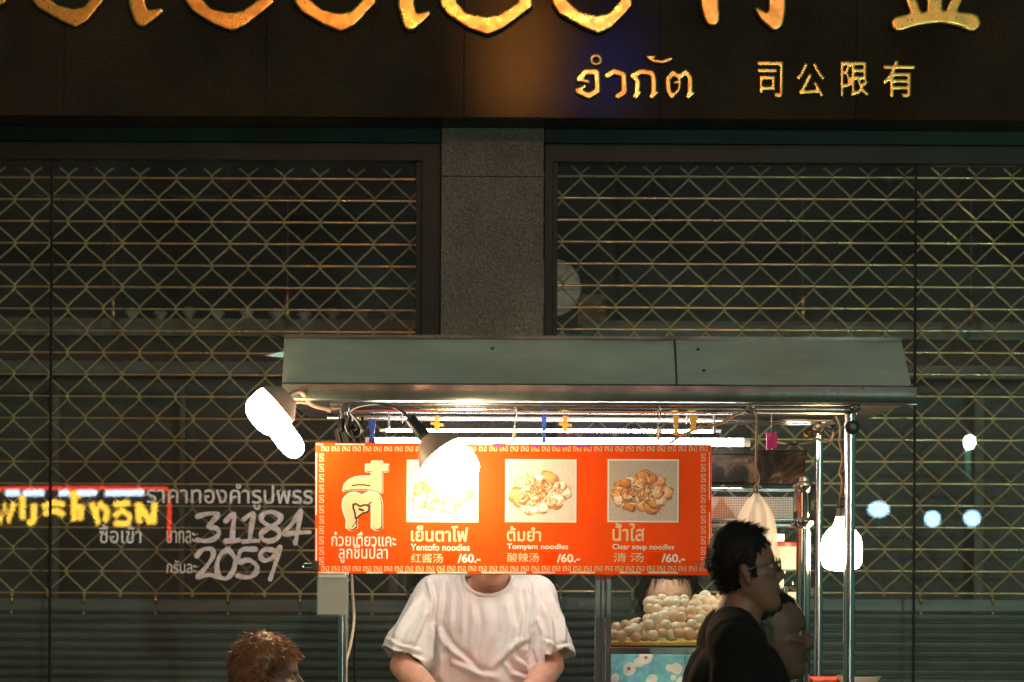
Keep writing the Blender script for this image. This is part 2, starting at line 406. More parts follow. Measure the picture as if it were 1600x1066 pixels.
def text_contours(body):
    c = bpy.data.curves.new('t', 'FONT'); c.body = body
    o = bpy.data.objects.new('t', c); COL.objects.link(o)
    dg = bpy.context.evaluated_depsgraph_get(); dg.update()
    cu = o.evaluated_get(dg).to_curve(dg); conts = []
    for sp in cu.splines:
        pts = []; bp = sp.bezier_points
        if sp.type == 'BEZIER':
            n = len(bp)
            for i in range(n):
                a, b = bp[i], bp[(i+1) % n]
                straight = (a.handle_right-a.co).cross(b.co-a.co).length < 1e-5 and (b.handle_left-b.co).cross(b.co-a.co).length < 1e-5
                k = 1 if straight else 4
                q = geometry.interpolate_bezier(a.co, a.handle_right, b.handle_left, b.co, k+1)
                pts += [(p.x, p.y) for p in q[:-1]]
        else: pts = [(p.co.x, p.co.y) for p in sp.points]
        cl = []
        for p in pts:
            if not cl or (Vector(p)-Vector(cl[-1])).length > 1e-4: cl.append(p)
        if len(cl) > 2 and (Vector(cl[0])-Vector(cl[-1])).length < 1e-4: cl.pop()
        if len(cl) > 2: conts.append(cl)
    o.evaluated_get(dg).to_curve_clear(); bpy.data.objects.remove(o)
    return conts

def embolden(conts, d):
    """move outlines outwards (the font's outer outlines run clockwise)"""
    if not d: return conts
    area = sum(c[i-1][0]*c[i][1]-c[i][0]*c[i-1][1] for c in conts for i in range(len(c)))
    if area > 0: d = -d
    out = []
    for c in conts:
        n = len(c); r = []
        for i in range(n):
            a, b, e = Vector(c[i-1]), Vector(c[i]), Vector(c[(i+1) % n])
            t1 = (b-a).normalized(); t2 = (e-b).normalized()
            n1 = Vector((-t1.y, t1.x)); n2 = Vector((-t2.y, t2.x)); m = n1+n2
            m = n1 if m.length < 1e-4 else m.normalized()
            k = 1/max(.55, m.dot(n1)); r.append(tuple(b+m*d*k))
        out.append(r)
    return out

def text_at(body, box, Y, bold=0.0):
    """contours of a line of writing fitted to the photo's box (px0,py0,px1,py1) at depth Y"""
    cs = embolden(text_contours(body), bold)
    xs = [p[0] for c in cs for p in c]; ys = [p[1] for c in cs for p in c]
    a = P(box[0], box[3], Y); b = P(box[2], box[1], Y)
    sx = (b.x-a.x)/(max(xs)-min(xs)); sy = (b.z-a.z)/(max(ys)-min(ys))
    return [[(a.x+(p[0]-min(xs))*sx, a.z+(p[1]-min(ys))*sy) for p in c] for c in cs]

def lettering(name, body, box, Y, m, parent, bold=0.0, t=.0012):
    mb = MB(); slab(mb, text_at(body, box, Y, bold), Y, t)
    return mb.build(name, m, parent)

def pxl(pl, Y): return [(P(x, y, Y).x, P(x, y, Y).z) for x, y in pl]

# ================================================================== SETTING
g = MB().box((-60, -60, -.3), (60, 60, -.16)).build('street', M['asph']); g['kind'] = 'structure'
g = MB().box((-30, 4.6, -.30), (30, 9.1, 0)).build('pavement', M['conc']); g['kind'] = 'structure'

# ---- shop building
YG, YR, YF = 9.45, 9.58, 9.15          # glass, grille, fascia front
zfas = P(800, 184, YF).z; zhead = P(800, 254, YG).z
bld = thing('shop_building', 'dark unlit gold shop interior behind the folding grilles', 'building', (0, 11.3, 0))
MB().box((-4, 9.2, 0), (4, 13.6, .02)).build('floor', M['conc'], bld)
MB().box((-4, 9.7, 3.42), (4, 13.5, 3.5)).build('ceiling', M['ceil'], bld)
MB().box((-4, 13.5, .02), (4, 13.6, 3.5)).build('back_wall', M['wallin'], bld)
MB().box((-4.1, 9.4, .02), (-4, 13.6, 3.5)).build('side_wall', M['wallg'], bld)
MB().box((4, 9.4, .02), (4.1, 13.6, 3.5)).build('side_wall', M['wallg'], bld)
MB().box((-6, 9.405, zfas+.004), (6, 9.7, 6.5)).build('upper_wall', M['conc'], bld)
# interior beams seen through the grille
for (py0, py1, Y, mm) in ((262, 300, 10.6, 'wallin'), (312, 330, 11.2, 'wallg'), (505, 523, 11.0, 'lightrail'), (528, 562, 11.1, 'wallin'), (572, 583, 10.9, 'lightrail')):
    a = P(-60, py1, Y); b = P(1660, py0, Y)
    MB().box((-3.5, Y, a.z), (3.5, Y+.05, b.z)).build('interior_beam', M[mm], bld)
a = P(-60, 590, 11.3); 
MB().box((-3.5, 11.35, .9), (3.5, 11.4, a.z)).build('cabinet_back', M['wallg'], bld)
for px, w in ((285, 8), (88, 10), (660, 12), (1000, 6), (1180, 12), (1530, 14)):
    p = P(px, 700, 11.2); MB().box((p.x-w*.0015, 11.2, .9), (p.x+w*.0015, 11.26, P(0, 600, 11.2).z)).build('cabinet_post', M['lightrail'], bld)

def disc_lamp(px, py, w):
    p = P(px, py, 10.8); r = w/2*10.8/FPX
    t = thing('ceiling_lamp', '', 'lamp', (p.x, p.y, p.z), 'unlit round lamps under the shop ceiling')
    MB().lathe([(r, .0), (r*1.0, .018), (r*.93, .03), (.01, .034)], p, seg=28).build('shade', M['pale'], t, smooth=True)
    MB().tube([p+Vector((0, 0, .03)), (p.x, p.y, 3.42)], .006, 8).build('stem', M['brass'], t)
    t['label'] = 'unlit pale round lamp hanging behind the grille under the ceiling'
for px, py, w in ((95, 305, 85), (197, 304, 100), (303, 304, 92), (435, 304, 90), (530, 304, 86), (625, 304, 70), (900, 298, 70), (1090, 302, 92), (1200, 303, 92), (1310, 304, 80), (1430, 305, 80)):
    disc_lamp(px, py, w)
def ornament(px, y0, y1, label):
    a = P(px, y0, 10.7); b = P(px, y1, 10.7); h = a.z-b.z
    t = thing('gold_ornament', label, 'ornament', tuple(b), 'hanging gold ornaments in the shop')
    MB().lathe([(.004, 0), (.016, .03*h/.14), (.010, .2*h), (.018, .38*h), (.009, .5*h), (.017, .7*h), (.012, .85*h), (.004, h)], b, seg=14).build('drop', M['brass'], t, smooth=True)
    MB().tube([a, (a.x, a.y, 3.42)], .0025, 6).build('cord', M['cable'], t)
ornament(177, 452, 508, 'leftmost hanging gold ornament behind the left grille')
ornament(449, 452, 508, 'hanging gold ornament behind the left grille, left of the granite pillar')
ornament(1254, 452, 508, 'hanging gold ornament behind the right grille above the cart canopy')
ornament(1517, 460, 512, 'rightmost hanging gold ornament behind the right grille')
for px, lab in ((805, ''), (1047, 'small brass ceiling fitting above the right grille, left one'), (1388, 'small brass ceiling fitting above the right grille, right one'), (355, 'small brass ceiling fitting above the left grille')):
    if not lab: continue
    p = P(px, 286, 10.4)
    tag(MB().lathe([(.006, -.02), (.014, -.012), (.006, .0), (.018, .012), (.006, .02), (.005, .14)], p, seg=14).build('ceiling_fitting', M['brass'], loc=p, smooth=True), lab, 'fitting')
p = P(862, 450, 10.5); r = 46*10.5/FPX
t = thing('round_sign', 'pale round disc sign behind the right grille beside the pillar', 'sign', tuple(p))
MB().lathe([(r*.97, -.02), (r, -.012), (r, .012)], p, (0, 1, 0), 40).build('disc', M['pale'], t, smooth=True)
MB().tube([p+Vector((0, 0, r)), (p.x, p.y, 3.42)], .004).build('cord', M['cable'], t)
a = P(903, 507, 10.6); b = P(946, 460, 10.6)
t = thing('gold_picture', 'small gold framed picture behind the right grille near the pillar', 'picture', tuple(a))
MB().box((a.x, a.y, a.z), (b.x, a.y+.02, b.z)).build('frame', M['oldgold'], t)
MB().box((a.x+.012, a.y-.004, a.z+.012), (b.x-.012, a.y, b.z-.012)).build('picture', M['oldgold'], t)
# jewellery stands along the shelf, blurred behind the grille
shelf_z = P(0, 505, 11.0).z
for i, px in enumerate(range(205, 660, 45)):
    p = Vector((P(px, 505, 11.05).x, 11.06, shelf_z)); h = .05+.02*random.random()
    mb = MB().lathe([(.03, 0), (.04, .006), (.012, .014), (.014, h*.6), (.035, h), (.02, h+.02), (.004, h+.024)], p, seg=14)
    tag(mb.build('jewellery_stand', M['pale'], loc=p, smooth=True), 'pale empty jewellery stand on the shelf behind the left grille', 'stand', 'jewellery stands on the shop shelf')

# ---- sign board of dark granite with gold letters
sg = thing('shop_sign_board', 'dark polished granite fascia carrying raised gold Thai and Chinese letters', 'sign', (0, YF+.1, zfas))
edges = [-320, -212, 100, 416, 725, 1032, 1338, 1648, 1760]
for a, b in zip(edges[:-1], edges[1:]):
    x0 = P(a, 100, YF).x+.0006; x1 = P(b, 100, YF).x-.0006
    MB().bbox((x0, YF, zfas), (x1, YF+.24, zfas+1.05), .0012).build('granite_panel', M['gran'], sg)
def gold(conts, parent=sg, thick=.03, voxel=.0035, it=6, name='letter'):
    mb = MB(); slab(mb, conts, YF-thick, thick+.004)
    return link_mesh(vox(mb, voxel, it), name, M['gold'], parent, smooth=True)
def bowl_letter(x0, x1, yb, fu):
    """Thai letter with a wide loop whose pointed foot hangs low"""
    o = [(0, -75), (.02, -46), (.10, -31), (fu-.20, -10), (fu, 0), (fu+.16, -9), (1.0, -44), (1.0, -135), (.55, -185), (.04, -150)]
    q = [(.20, -52), (fu-.22, -35), (fu-.02, -29), (fu+.12, -32), (.85, -52), (.83, -128), (.52, -158), (.21, -130)]
    f = lambda c: pxl([(x0+u*(x1-x0), yb+y) for u, y in c], YF)
    return [ccw(f(o)), ccw(f(q))[::-1]]
for x0, x1, yb, fu in ((48, 167, 46, .60), (288, 430, 52, .53), (458, 588, 53, .58), (685, 832, 58, .52), (860, 988, 56, .58)):
    gold(bowl_letter(x0, x1, yb, fu), thick=.04, voxel=.005, it=5)
for xs, yb, xt, yt in ((218, 46, 254, 20), (636, 52, 670, 24)):
    gold(strokes(pxl([(xs-2, -130), (xs-1, 10), (xs+6, yb-13), (xt, yt)], YF), [27*YF/FPX, 27*YF/FPX, 26*YF/FPX, 9*YF/FPX]), thick=.04, voxel=.005, it=7)
gold(strokes(pxl([(-40, -100), (-36, 10), (-20, 12), (4, 0)], YF), 22*YF/FPX), thick=.04, voxel=.005)
def brush(parts, **kw):
    cs = []
    for q, w in parts: cs += strokes(smooth_pl(pxl(q, YF), 4), [x*YF/FPX for x in np.interp(np.linspace(0, len(w)-1, (len(q)-1)*4+1), range(len(w)), w)], 10)
    gold(cs, **kw)
brush([([(1112, -140), (1108, -60), (1108, 5), (1112, 32)], [24, 26, 30, 25]), ([(1070, -60), (1100, -90), (1130, -130)], [16, 22, 18]), ([(1150, -125), (1190, -130), (1235, -122)], [18, 20, 22]), ([(1140, -75), (1190, -80), (1245, -72)], [18, 22, 24]),
       ([(1212, -76), (1212, -20), (1213, 15), (1211, 38)], [26, 28, 28, 24]), ([(1181, 17), (1192, 28), (1209, 40)], [7, 16, 22])], thick=.036, voxel=.0042, it=4)
brush([([(1402, 40), (1432, 33), (1466, 30), (1498, 33), (1516, 38)], [25, 22, 20, 24, 30]), ([(1456, -110), (1458, -50), (1458, 28)], [26, 24, 26]), ([(1416, -8), (1424, 10), (1432, 30)], [14, 19, 16]), ([(1502, -10), (1490, 8), (1480, 28)], [14, 19, 16]),
       ([(1400, -34), (1458, -38), (1516, -32)], [18, 18, 22]), ([(1382, -80), (1425, -115), (1458, -150)], [14, 20, 18]), ([(1458, -150), (1495, -112), (1540, -84)], [18, 22, 18])], thick=.036, voxel=.0042, it=4)
ZB = lambda pl_: [(800+x/2, y/2) for x, y in pl_]
ring = [(262+15*math.cos(a), 190+14*math.sin(a)) for a in [2*PI*k/14 for k in range(15)]]
WORD = [[([(207, 252), (228, 228), (264, 228), (266, 286), (240, 303), (204, 286)], 19), ([(207, 250), (238, 258)], 12), ([(204, 286), (228, 272)], 11)], [(ring, 10)],
        [([(296, 240), (318, 226), (348, 236), (350, 290), (330, 304)], 19)],
        [([(376, 240), (404, 226), (436, 232), (442, 250), (442, 292), (436, 304)], 18), ([(376, 240), (392, 256), (390, 294), (384, 304)], 18), ([(384, 306), (400, 292)], 9), ([(436, 306), (454, 292)], 9)],
        [([(424, 181), (440, 193), (470, 197), (496, 187)], 12), ([(424, 181), (446, 180)], 8)],
        [([(498, 304), (488, 286), (486, 250), (502, 230), (521, 244), (542, 228), (555, 246), (555, 292), (549, 304)], 17), ([(506, 262), (524, 256), (520, 284), (500, 300)], 10), ([(494, 307), (512, 294)], 9), ([(549, 307), (567, 294)], 9)]]
for gl_ in WORD:
    cs = []
    for q, w in gl_: cs += strokes(pxl(ZB(q), YF), w/2*YF/FPX, 8)
    gold(cs, thick=.02, voxel=.0024, it=2)
for ch, bx in (('司', (1182, 97, 1223, 154)), ('公', (1242, 99, 1289, 154)), ('限', (1312, 97, 1358, 153)), ('有', (1377, 95, 1429, 154))):
    gold(text_at(ch, bx, YF, .022), thick=.018, voxel=.0026, it=3)

# ---- granite pillar
x0 = P(689, 400, 9.38).x; x1 = P(849, 400, 9.38).x
pl = thing('stone_pillar', 'grey speckled granite pillar between the two grilles', 'pillar', ((x0+x1)/2, 9.5, 0))
zj = P(770, 276, 9.38).z
MB().bbox((x0, 9.38, 0), (x1, 9.75, zj-.001), .003).build('shaft', M['pill'], pl)
MB().bbox((x0, 9.38, zj+.001), (x1, 9.75, zfas+.002), .003).build('capital_block', M['pill'], pl)

# ---- shop windows and rolling grilles
def window(label, x0, x1, seam, inner):
    t = thing('shop_window', label, 'window', ((x0+x1)/2, YG, 0))
    zt = zfas+.002
    f = MB(); f.box((x0, YG-.05, P(0, 222, YG).z), (x1, YG+.08, zt)).box((x0, YG-.03, zhead+.008), (x1, YG+.06, P(0, 222, YG).z-.002)).box((x0, YG-.036, zhead), (x1, YG+.05, zhead+.008))
    h = f.build('header', M['frame'], t)
    for k in (0, 1):
        if inner == 'r': a, b = (x1-.07, x1) if k == 0 else (x1-.095, x1-.072)
        else: a, b = (x0, x0+.03) if k == 0 else (x0+.032, x0+.05)
        MB().box((a, YG-(.04 if k == 0 else .015), 0), (b, YG+.16, zhead-.001)).build('jamb', M['frame'], t)
    xs = P(seam, 500, YG).x
    MB().box((xs-.004, YG-.008, 0), (xs+.004, YG+.014, zhead-.002)).build('mullion', M['rubber'], t)
    gx0, gx1 = (x0, x1-.097) if inner == 'r' else (x0+.052, x1)
    MB().box((gx0, YG, .02), (xs-.005, YG+.006, zhead-.002)).build('pane', M['glass'], t)
    MB().box((xs+.005, YG, .02), (gx1, YG+.006, zhead-.002)).build('pane', M['glass'], t)
    return t
wl = window('left shop window with white painted Thai gold price lettering', -2.6, P(688, 400, 9.45).x, 80, 'r')
wr = window('right shop window beyond the pillar with no lettering', P(851, 400, 9.45).x, 2.6, 1430, 'l')
YL = YG-.0016
lettering('lettering', 'ราคาทองคำรูปพรร', (229, 757, 489, 796), YL, M['paint'], wl, .012)
lettering('lettering', 'ณ', (492, 767, 512, 787), YL, M['paint'], wl, .012)
lettering('lettering', 'ซื้อเข้า', (155, 820, 221, 849), YL, M['paint'], wl, .012)
lettering('lettering', 'บาทละ:', (260, 829, 309, 849), YL, M['paint'], wl, .012)
lettering('lettering', 'กรัมละ:', (260, 875, 311, 896), YL, M['paint'], wl, .012)
Z7 = lambda pl: [(x/2.857, 740+y/2.857) for x, y in pl]
HW = {'3': [[(882, 192), (925, 180), (972, 182), (950, 212), (930, 236), (965, 245), (978, 268), (955, 292), (915, 302), (882, 296)]],
      '1': [[(1008, 212), (1045, 180), (1040, 240), (1036, 300)], [(1008, 302), (1068, 298)]],
      'one': [[(1088, 205), (1130, 178), (1122, 240), (1114, 302)], [(1085, 304), (1152, 300)]],
      '8': [[(1252, 190), (1215, 172), (1178, 180), (1166, 206), (1198, 232), (1240, 252), (1246, 280), (1214, 300), (1176, 296), (1166, 268), (1205, 240), (1246, 214), (1254, 190)]],
      '4': [[(1342, 168), (1305, 222), (1268, 268), (1325, 264), (1382, 262)], [(1342, 168), (1332, 240), (1318, 312)]],
      '2': [[(878, 368), (905, 340), (945, 338), (950, 372), (918, 420), (884, 462), (930, 452), (980, 462)]],
      '0': [[(1018, 338), (985, 362), (968, 410), (978, 458), (1012, 468), (1042, 432), (1048, 378), (1018, 338)]],
      '5': [[(1140, 338), (1078, 342), (1066, 394), (1110, 386), (1146, 412), (1140, 446), (1104, 464), (1062, 456)]],
      '9': [[(1218, 342), (1180, 340), (1162, 366), (1182, 388), (1218, 374), (1248, 332)], [(1250, 330), (1232, 396), (1206, 472)]]}
for k, sl in HW.items():
    mb = MB(); cs = []; YL -= .0001
    for s_ in sl:
        q = smooth_pl(pxl(Z7(s_), YL), 5); cs += strokes(q, [(.0185+.0035*math.sin(i*.55+len(k)))for i in range(len(q))])
    slab(mb, cs, YL, .0012); mb.build('handwritten_digit', M['brush'], wl)

PITX, PITZ = 56.2*YR/FPX, .0866
def grille(label, x0, x1, ph, z_top):
    t = thing('security_grille', label, 'grille', ((x0+x1)/2, YR, 0))
    n = 20
    zs = [z_top-i*PITZ for i in range(n)]
    for z in zs:
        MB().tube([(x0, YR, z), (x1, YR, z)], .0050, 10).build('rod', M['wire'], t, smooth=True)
    mb = MB(); e = .0034; h = .0140
    i0 = int((x0-ph)/PITX)-2; i1 = int((x1-ph)/PITX)+2
    for i in range(i0, i1):
        for side in (0, 1):
            # wire swings between node column i (even rows) and i+.5 (odd rows) / i-.5
            pts = []
            for r in range(-1, n):
                z = z_top-r*PITZ; odd = r % 2
                if side == 0: x = ph+i*PITX+e if not odd else ph+(i+.5)*PITX-e
                else: x = ph+(i+1)*PITX-e if not odd else ph+(i+.5)*PITX+e
                if r == -1: pts.append((x, YR+.006, z+PITZ*.72 - .0 if False else z_top+PITZ*.45)); continue
                pts += [(x, YR+(.006 if side else -.006), z+h*.85), (x, YR+(.006 if side else -.006), z-h)]
            # the top half link
            xm = (pts[0][0]+pts[1][0])/2; pts[0] = (xm, YR, pts[0][2])
            q = [p for p in pts if x0 <= p[0] <= x1]
            if len(q) < 2: continue
            if min(p[0] for p in pts) < x0-PITX*.6 or max(p[0] for p in pts) > x1+PITX*.6: continue
            pts = [(p[0]+.0042*noise.noise(Vector((p[0]*9, p[2]*9, i))), p[1], p[2]+.003*noise.noise(Vector((p[2]*8, i, 3)))) for p in pts]
            mb.tube(smooth_pl(pts, 3), .0041, 6)
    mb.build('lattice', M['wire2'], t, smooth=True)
    zc = zs[-1]-.018
    # solid corrugated curtain below the lattice
    MB().bbox((x0, YR-.012, zc-.055), (x1, YR+.012, zc-.004), .004).build('middle_rail', M['slat'], t)
    cv = MB(); vs = []; fs = []; k = 0; z = zc-.060; pit = .0366
    prof = []
    while z > 0.03:
        for u, d in ((0, .014), (.07, -.004), (.22, -.012), (.55, -.012), (.80, -.006), (.92, .014)): prof.append((z-u*pit, YR+d))
        z -= pit
    nx = 24
    for (zz, yy) in prof:
        for j in range(nx+1):
            xx = x0+(x1-x0)*j/nx; vs.append((xx, yy+.003*noise.noise(Vector((xx*2, zz*9, 2)))*1.0, zz))
    for i in range(len(prof)-1):
        for j in range(nx): fs.append((i*(nx+1)+j, (i+1)*(nx+1)+j, (i+1)*(nx+1)+j+1, i*(nx+1)+j+1))
    cv.add(vs, fs).build('slat_curtain', M['slat'], t, smooth=True)
    i = 0
    for j in range(i0, i1+1):
        x = ph+(j+.5)*PITX
        if j % 2 or not (x0+.02 < x < x1-.02): continue
        MB().lathe([(.004, 0), (.0075, -.008), (.006, -.022), (.002, -.03)], (x, YR-.016, zc+.002), seg=10).build('lug', M['brass'], t, smooth=True)
        MB().ell((x, YR-.016, zc-.060), (.006, .004, .005), 10, 6).build('rivet', M['pale'], t, smooth=True)
    return t
zt_l = P(480, 279.5, YR).z
grille('left folding grille of orange lit rods and diamond links', -2.6, P(661, 400, YR).x, P(219.5, 280, YR).x, zt_l)
grille('right folding grille of diamond links above the cart canopy', P(869, 400, YR).x, 2.6, P(963.5, 280, YR).x, P(1130, 276.5, YR).z)

# ---- across the street, seen mirrored in the glass
def mirrored(px, py, plane, y0):
    """a place on the far pavement whose mirror image in the shop front shows at (px,py)"""
    q = P(px, py, 2*plane-y0); return Vector((q.x, y0, q.z))
Y0 = -6.0
sgn = thing('neon_sign', 'yellow neon shop sign with red border seen mirrored in the left window', 'sign', tuple(mirrored(130, 800, YG, Y0)))
VD = 2*YG-Y0
def npl(pl): return [mirrored(x/2.857, 740+y/2.857, YG, Y0) for x, y in pl]
MB().box(tuple(mirrored(-60, 835, YG, Y0)-Vector((0, .12, 0))), tuple(mirrored(262, 762, YG, Y0)-Vector((0, .05, 0)))).build('backing', M['black'], sgn)
GL = [[(-30, 130), (5, 215), (20, 135), (38, 215), (62, 130)], [(100, 95), (100, 205)], [(125, 215), (140, 222), (150, 205), (152, 135)],
      [(190, 150), (240, 128), (285, 140)], [(195, 180), (250, 165), (285, 185)], [(310, 95), (345, 85), (358, 105)], [(330, 100), (330, 210), (360, 200), (362, 140)], [(320, 150), (360, 150)],
      [(408, 130), (440, 225), (430, 150)], [(440, 130), (478, 165), (470, 215)], [(508, 140), (578, 130)], [(510, 190), (545, 165), (580, 190), (572, 225), (510, 222)],
      [(615, 130), (622, 222)], [(622, 140), (655, 190), (672, 225)], [(690, 130), (684, 225)]]
for s_ in GL:
    MB().tube([p for p in npl(s_)], .030, 8).build('neon_stroke', M['yneon'], sgn)
MB().tube(npl([(-90, 68), (120, 66), (400, 64), (745, 68), (756, 80), (756, 300)]), .016, 8).build('red_border', M['rneon'], sgn)
for a, b in ((25, 85), (105, 195), (265, 305), (345, 430), (470, 640)):
    MB().tube(npl([(a, 88), (b, 86)]), .03, 8).build('strip_light', M['wneon'], sgn)
def streetlight(px, py, w, h, lab, y0=Y0, m='coldlamp'):
    p = mirrored(px, py, YG, y0); s = (2*YG-y0)/FPX
    t = thing('street_lamp', lab, 'lamp', (p.x, p.y, -.16))
    MB().ell(p, (w/2*s, .05, h/2*s), 18, 10).build('lamp_head', M[m], t, smooth=True)
    MB().tube([(p.x, p.y-.1, -.16), (p.x, p.y-.1, p.z)], .03, 10).build('pole', M['frame'], t)
streetlight(1515, 691, 14, 18, 'highest cold white street lamp mirrored at right of the right window', m='floodlamp')
streetlight(1373, 796, 34, 24, 'cold white street lamp mirrored beside the cart in the right window')
streetlight(1457, 811, 25, 25, 'cold white street lamp mirrored in the middle of the right window')
streetlight(1519, 810, 26, 25, 'cold white street lamp mirrored low at right of the right window')
p = mirrored(812, 88, YF, Y0)
t = thing('blade_sign', 'tall orange lit blade sign mirrored as a glow in the granite fascia', 'sign', (p.x, p.y, p.z-.6))
MB().bbox((p.x-.27, p.y-.18, p.z-.60), (p.x+.27, p.y-.03, p.z+.60), .02).build('case', M['frame'], t)
MB().bbox((p.x-.25, p.y-.028, p.z-.57), (p.x+.25, p.y, p.z+.57), .008).build('lit_face', M['sodium'], t)
MB().tube([(p.x, p.y-.1, p.z+.60), (p.x, p.y-.1, p.z+.75), (p.x, -12, p.z+.75)], .03, 10).build('bracket', M['frame'], t)
p = mirrored(943, 100, YF, Y0)
t = thing('blue_neon_tube', 'blue neon tube mirrored as a glow under the gold letters', 'light', (p.x, p.y, p.z))
MB().tube([mirrored(955, 40, YF, Y0), mirrored(958, 100, YF, Y0), mirrored(915, 165, YF, Y0)], .09, 10).build('tube', M['bluelamp'], t)
MB().tube([(p.x+.2, p.y-.15, -.16), (p.x+.2, p.y-.15, p.z+.3)], .04, 10).build('pole', M['frame'], t)
MB().box((-14, -12.4, -.16), (14, -12, 9)).build('wall', M['wallout'], thing('opposite_building', 'plain dark building across the street', 'building', (0, -12, -.16)))

# ================================================================== CART
YC = 7.40
cart = thing('food_cart', 'stainless steel noodle cart with a flat metal canopy', 'food cart', (.25, 7.8, 0))
# canopy
TL, TR, BL, BR = P(444, 529, 7.46), P(1408, 533, 7.46), P(441, 600, 7.35), P(1424, 602, 7.35)
ztop = (TL.z+TR.z)/2; zmid = (BL.z+BR.z)/2; zlip = P(900, 628, 7.34).z
XL, XR = P(441, 620, 7.34).x, P(1432, 620, 7.34).x
seam = P(1059, 560, 7.40)
def sheet(xa0, xa1, xb0, xb1, lift=0.0):
    """sloping sheet of the canopy front, slightly dented"""
    mb = MB(); nx, nz = 40, 8; vs = []; fs = []
    nrm = Vector((0, -(ztop-zmid), .108)).normalized()
    for k in (0, 1):
        for i in range(nz+1):
            v = i/nz
            for j in range(nx+1):
                u = j/nx
                x = (xb0+(xb1-xb0)*u)*(1-v)+(xa0+(xa1-xa0)*u)*v
                p = Vector((x, 7.352+.108*v, zmid+(ztop-zmid)*v))
                d = .0035*noise.noise(Vector((x*3.1, v*2, 5)))+.002*noise.noise(Vector((x*9, v*5, 1)))
                p += nrm*(d+lift-.002*k); vs.append(p)
    N = (nx+1)*(nz+1)
    for i in range(nz):
        for j in range(nx):
            a = i*(nx+1)+j; fs.append((a, a+1, a+nx+2, a+nx+1)); fs.append((N+a, N+a+nx+1, N+a+nx+2, N+a+1))
    ring = [j for j in range(nx+1)]+[i*(nx+1)+nx for i in range(1, nz+1)]+[nz*(nx+1)+j for j in range(nx-1, -1, -1)]+[i*(nx+1) for i in range(nz-1, 0, -1)]
    for a, b in zip(ring, ring[1:]+ring[:1]): fs.append((a, a+N, b+N, b))
    return mb.add(vs, fs)
sl = sheet(TL.x, seam.x-.001, BL.x, seam.x-.001).build('canopy_sheet', M['galv'], cart, smooth=True)
sr = sheet(seam.x-.012, TR.x, seam.x-.012, BR.x, .0032).build('canopy_sheet', M['galv'], cart, smooth=True)
for px, py in ((1092, 545), (1099, 580), (769, 543)):
    q = P(px, py, 7.40); q.y = 7.352+.108*(q.z-zmid)/(ztop-zmid)-.004
    MB().ell(q, (.006, .004, .005), 10, 6).build('rivet', M['black'], sr if px > 1000 else sl, smooth=True)
q0 = Vector((seam.x-.006, 7.352, zmid)); q1 = Vector((seam.x-.006, 7.46, ztop))
MB().tube([q0+Vector((0, -.003, 0)), q1+Vector((0, -.003, 0))], .0035, 8).build('seam_shade_fold', M['black'], cart)  # seam fold drawn black in place of the overlap's shadow line
MB().box((TL.x, 7.455, ztop+.001), (TR.x, 7.485, ztop+.012)).build('top_bead', M['lip'], cart)
lipm = MB(); vs = []; fs = []; nx = 60
for i, (yy, zz) in enumerate(((7.352, zmid+.002), (7.336, zmid-.004), (7.334, zmid-.02), (7.333, zlip+.008), (7.338, zlip+.001), (7.36, zlip), (7.36, zmid-.002))):
    for j in range(nx+1):
        x = XL+(XR-XL)*j/nx; vs.append((x, yy+.0012*noise.noise(Vector((x*4, i*.2, 9))), zz+.0006*noise.noise(Vector((x*5, 2, 2)))))
for i in range(7):
    for j in range(nx):
        a, b = i*(nx+1)+j, ((i+1) % 7)*(nx+1)+j; fs.append((a, b, b+1, a+1))
fs.append(tuple(i*(nx+1) for i in range(7))); fs.append(tuple(i*(nx+1)+nx for i in reversed(range(7))))
lipm.add(vs, fs).build('canopy_lip', M['lip'], cart, smooth=True)
MB().box((XL, 7.362, zlip+.006), (XR-.01, 8.35, zlip+.012)).build('canopy_underside', M['under'], cart)
bk = MB(); bk.add([(TL.x, 7.486, ztop), (TR.x, 7.486, ztop), (XR-.02, 8.35, zlip+.02), (XL, 8.35, zlip+.02), (TL.x, 7.486, ztop-.004), (TR.x, 7.486, ztop-.004), (XR-.02, 8.35, zlip+.014), (XL, 8.35, zlip+.014)],
                  [(0, 1, 2, 3), (4, 7, 6, 5), (0, 4, 5, 1), (1, 5, 6, 2), (2, 6, 7, 3), (3, 7, 4, 0)]).build('canopy_rear_sheet', M['galv'], cart)
# torn corner flaps at the left end of the canopy
q = [P(443, 549, 7.42), P(412, 556, 7.40), P(443, 559, 7.42), P(443, 553, 7.44)]
MB().add(q+[v+Vector((0, .003, 0)) for v in q], [(0, 1, 2, 3), (7, 6, 5, 4), (0, 4, 5, 1), (1, 5, 6, 2), (2, 6, 7, 3), (3, 7, 4, 0)]).build('corner_flap', M['steel'], cart)
MB().tube([P(443, 531, 7.46), P(432, 528, 7.44), P(415, 521, 7.42), P(417, 519, 7.42)], .004, 8).build('corner_hook', M['black'], cart)
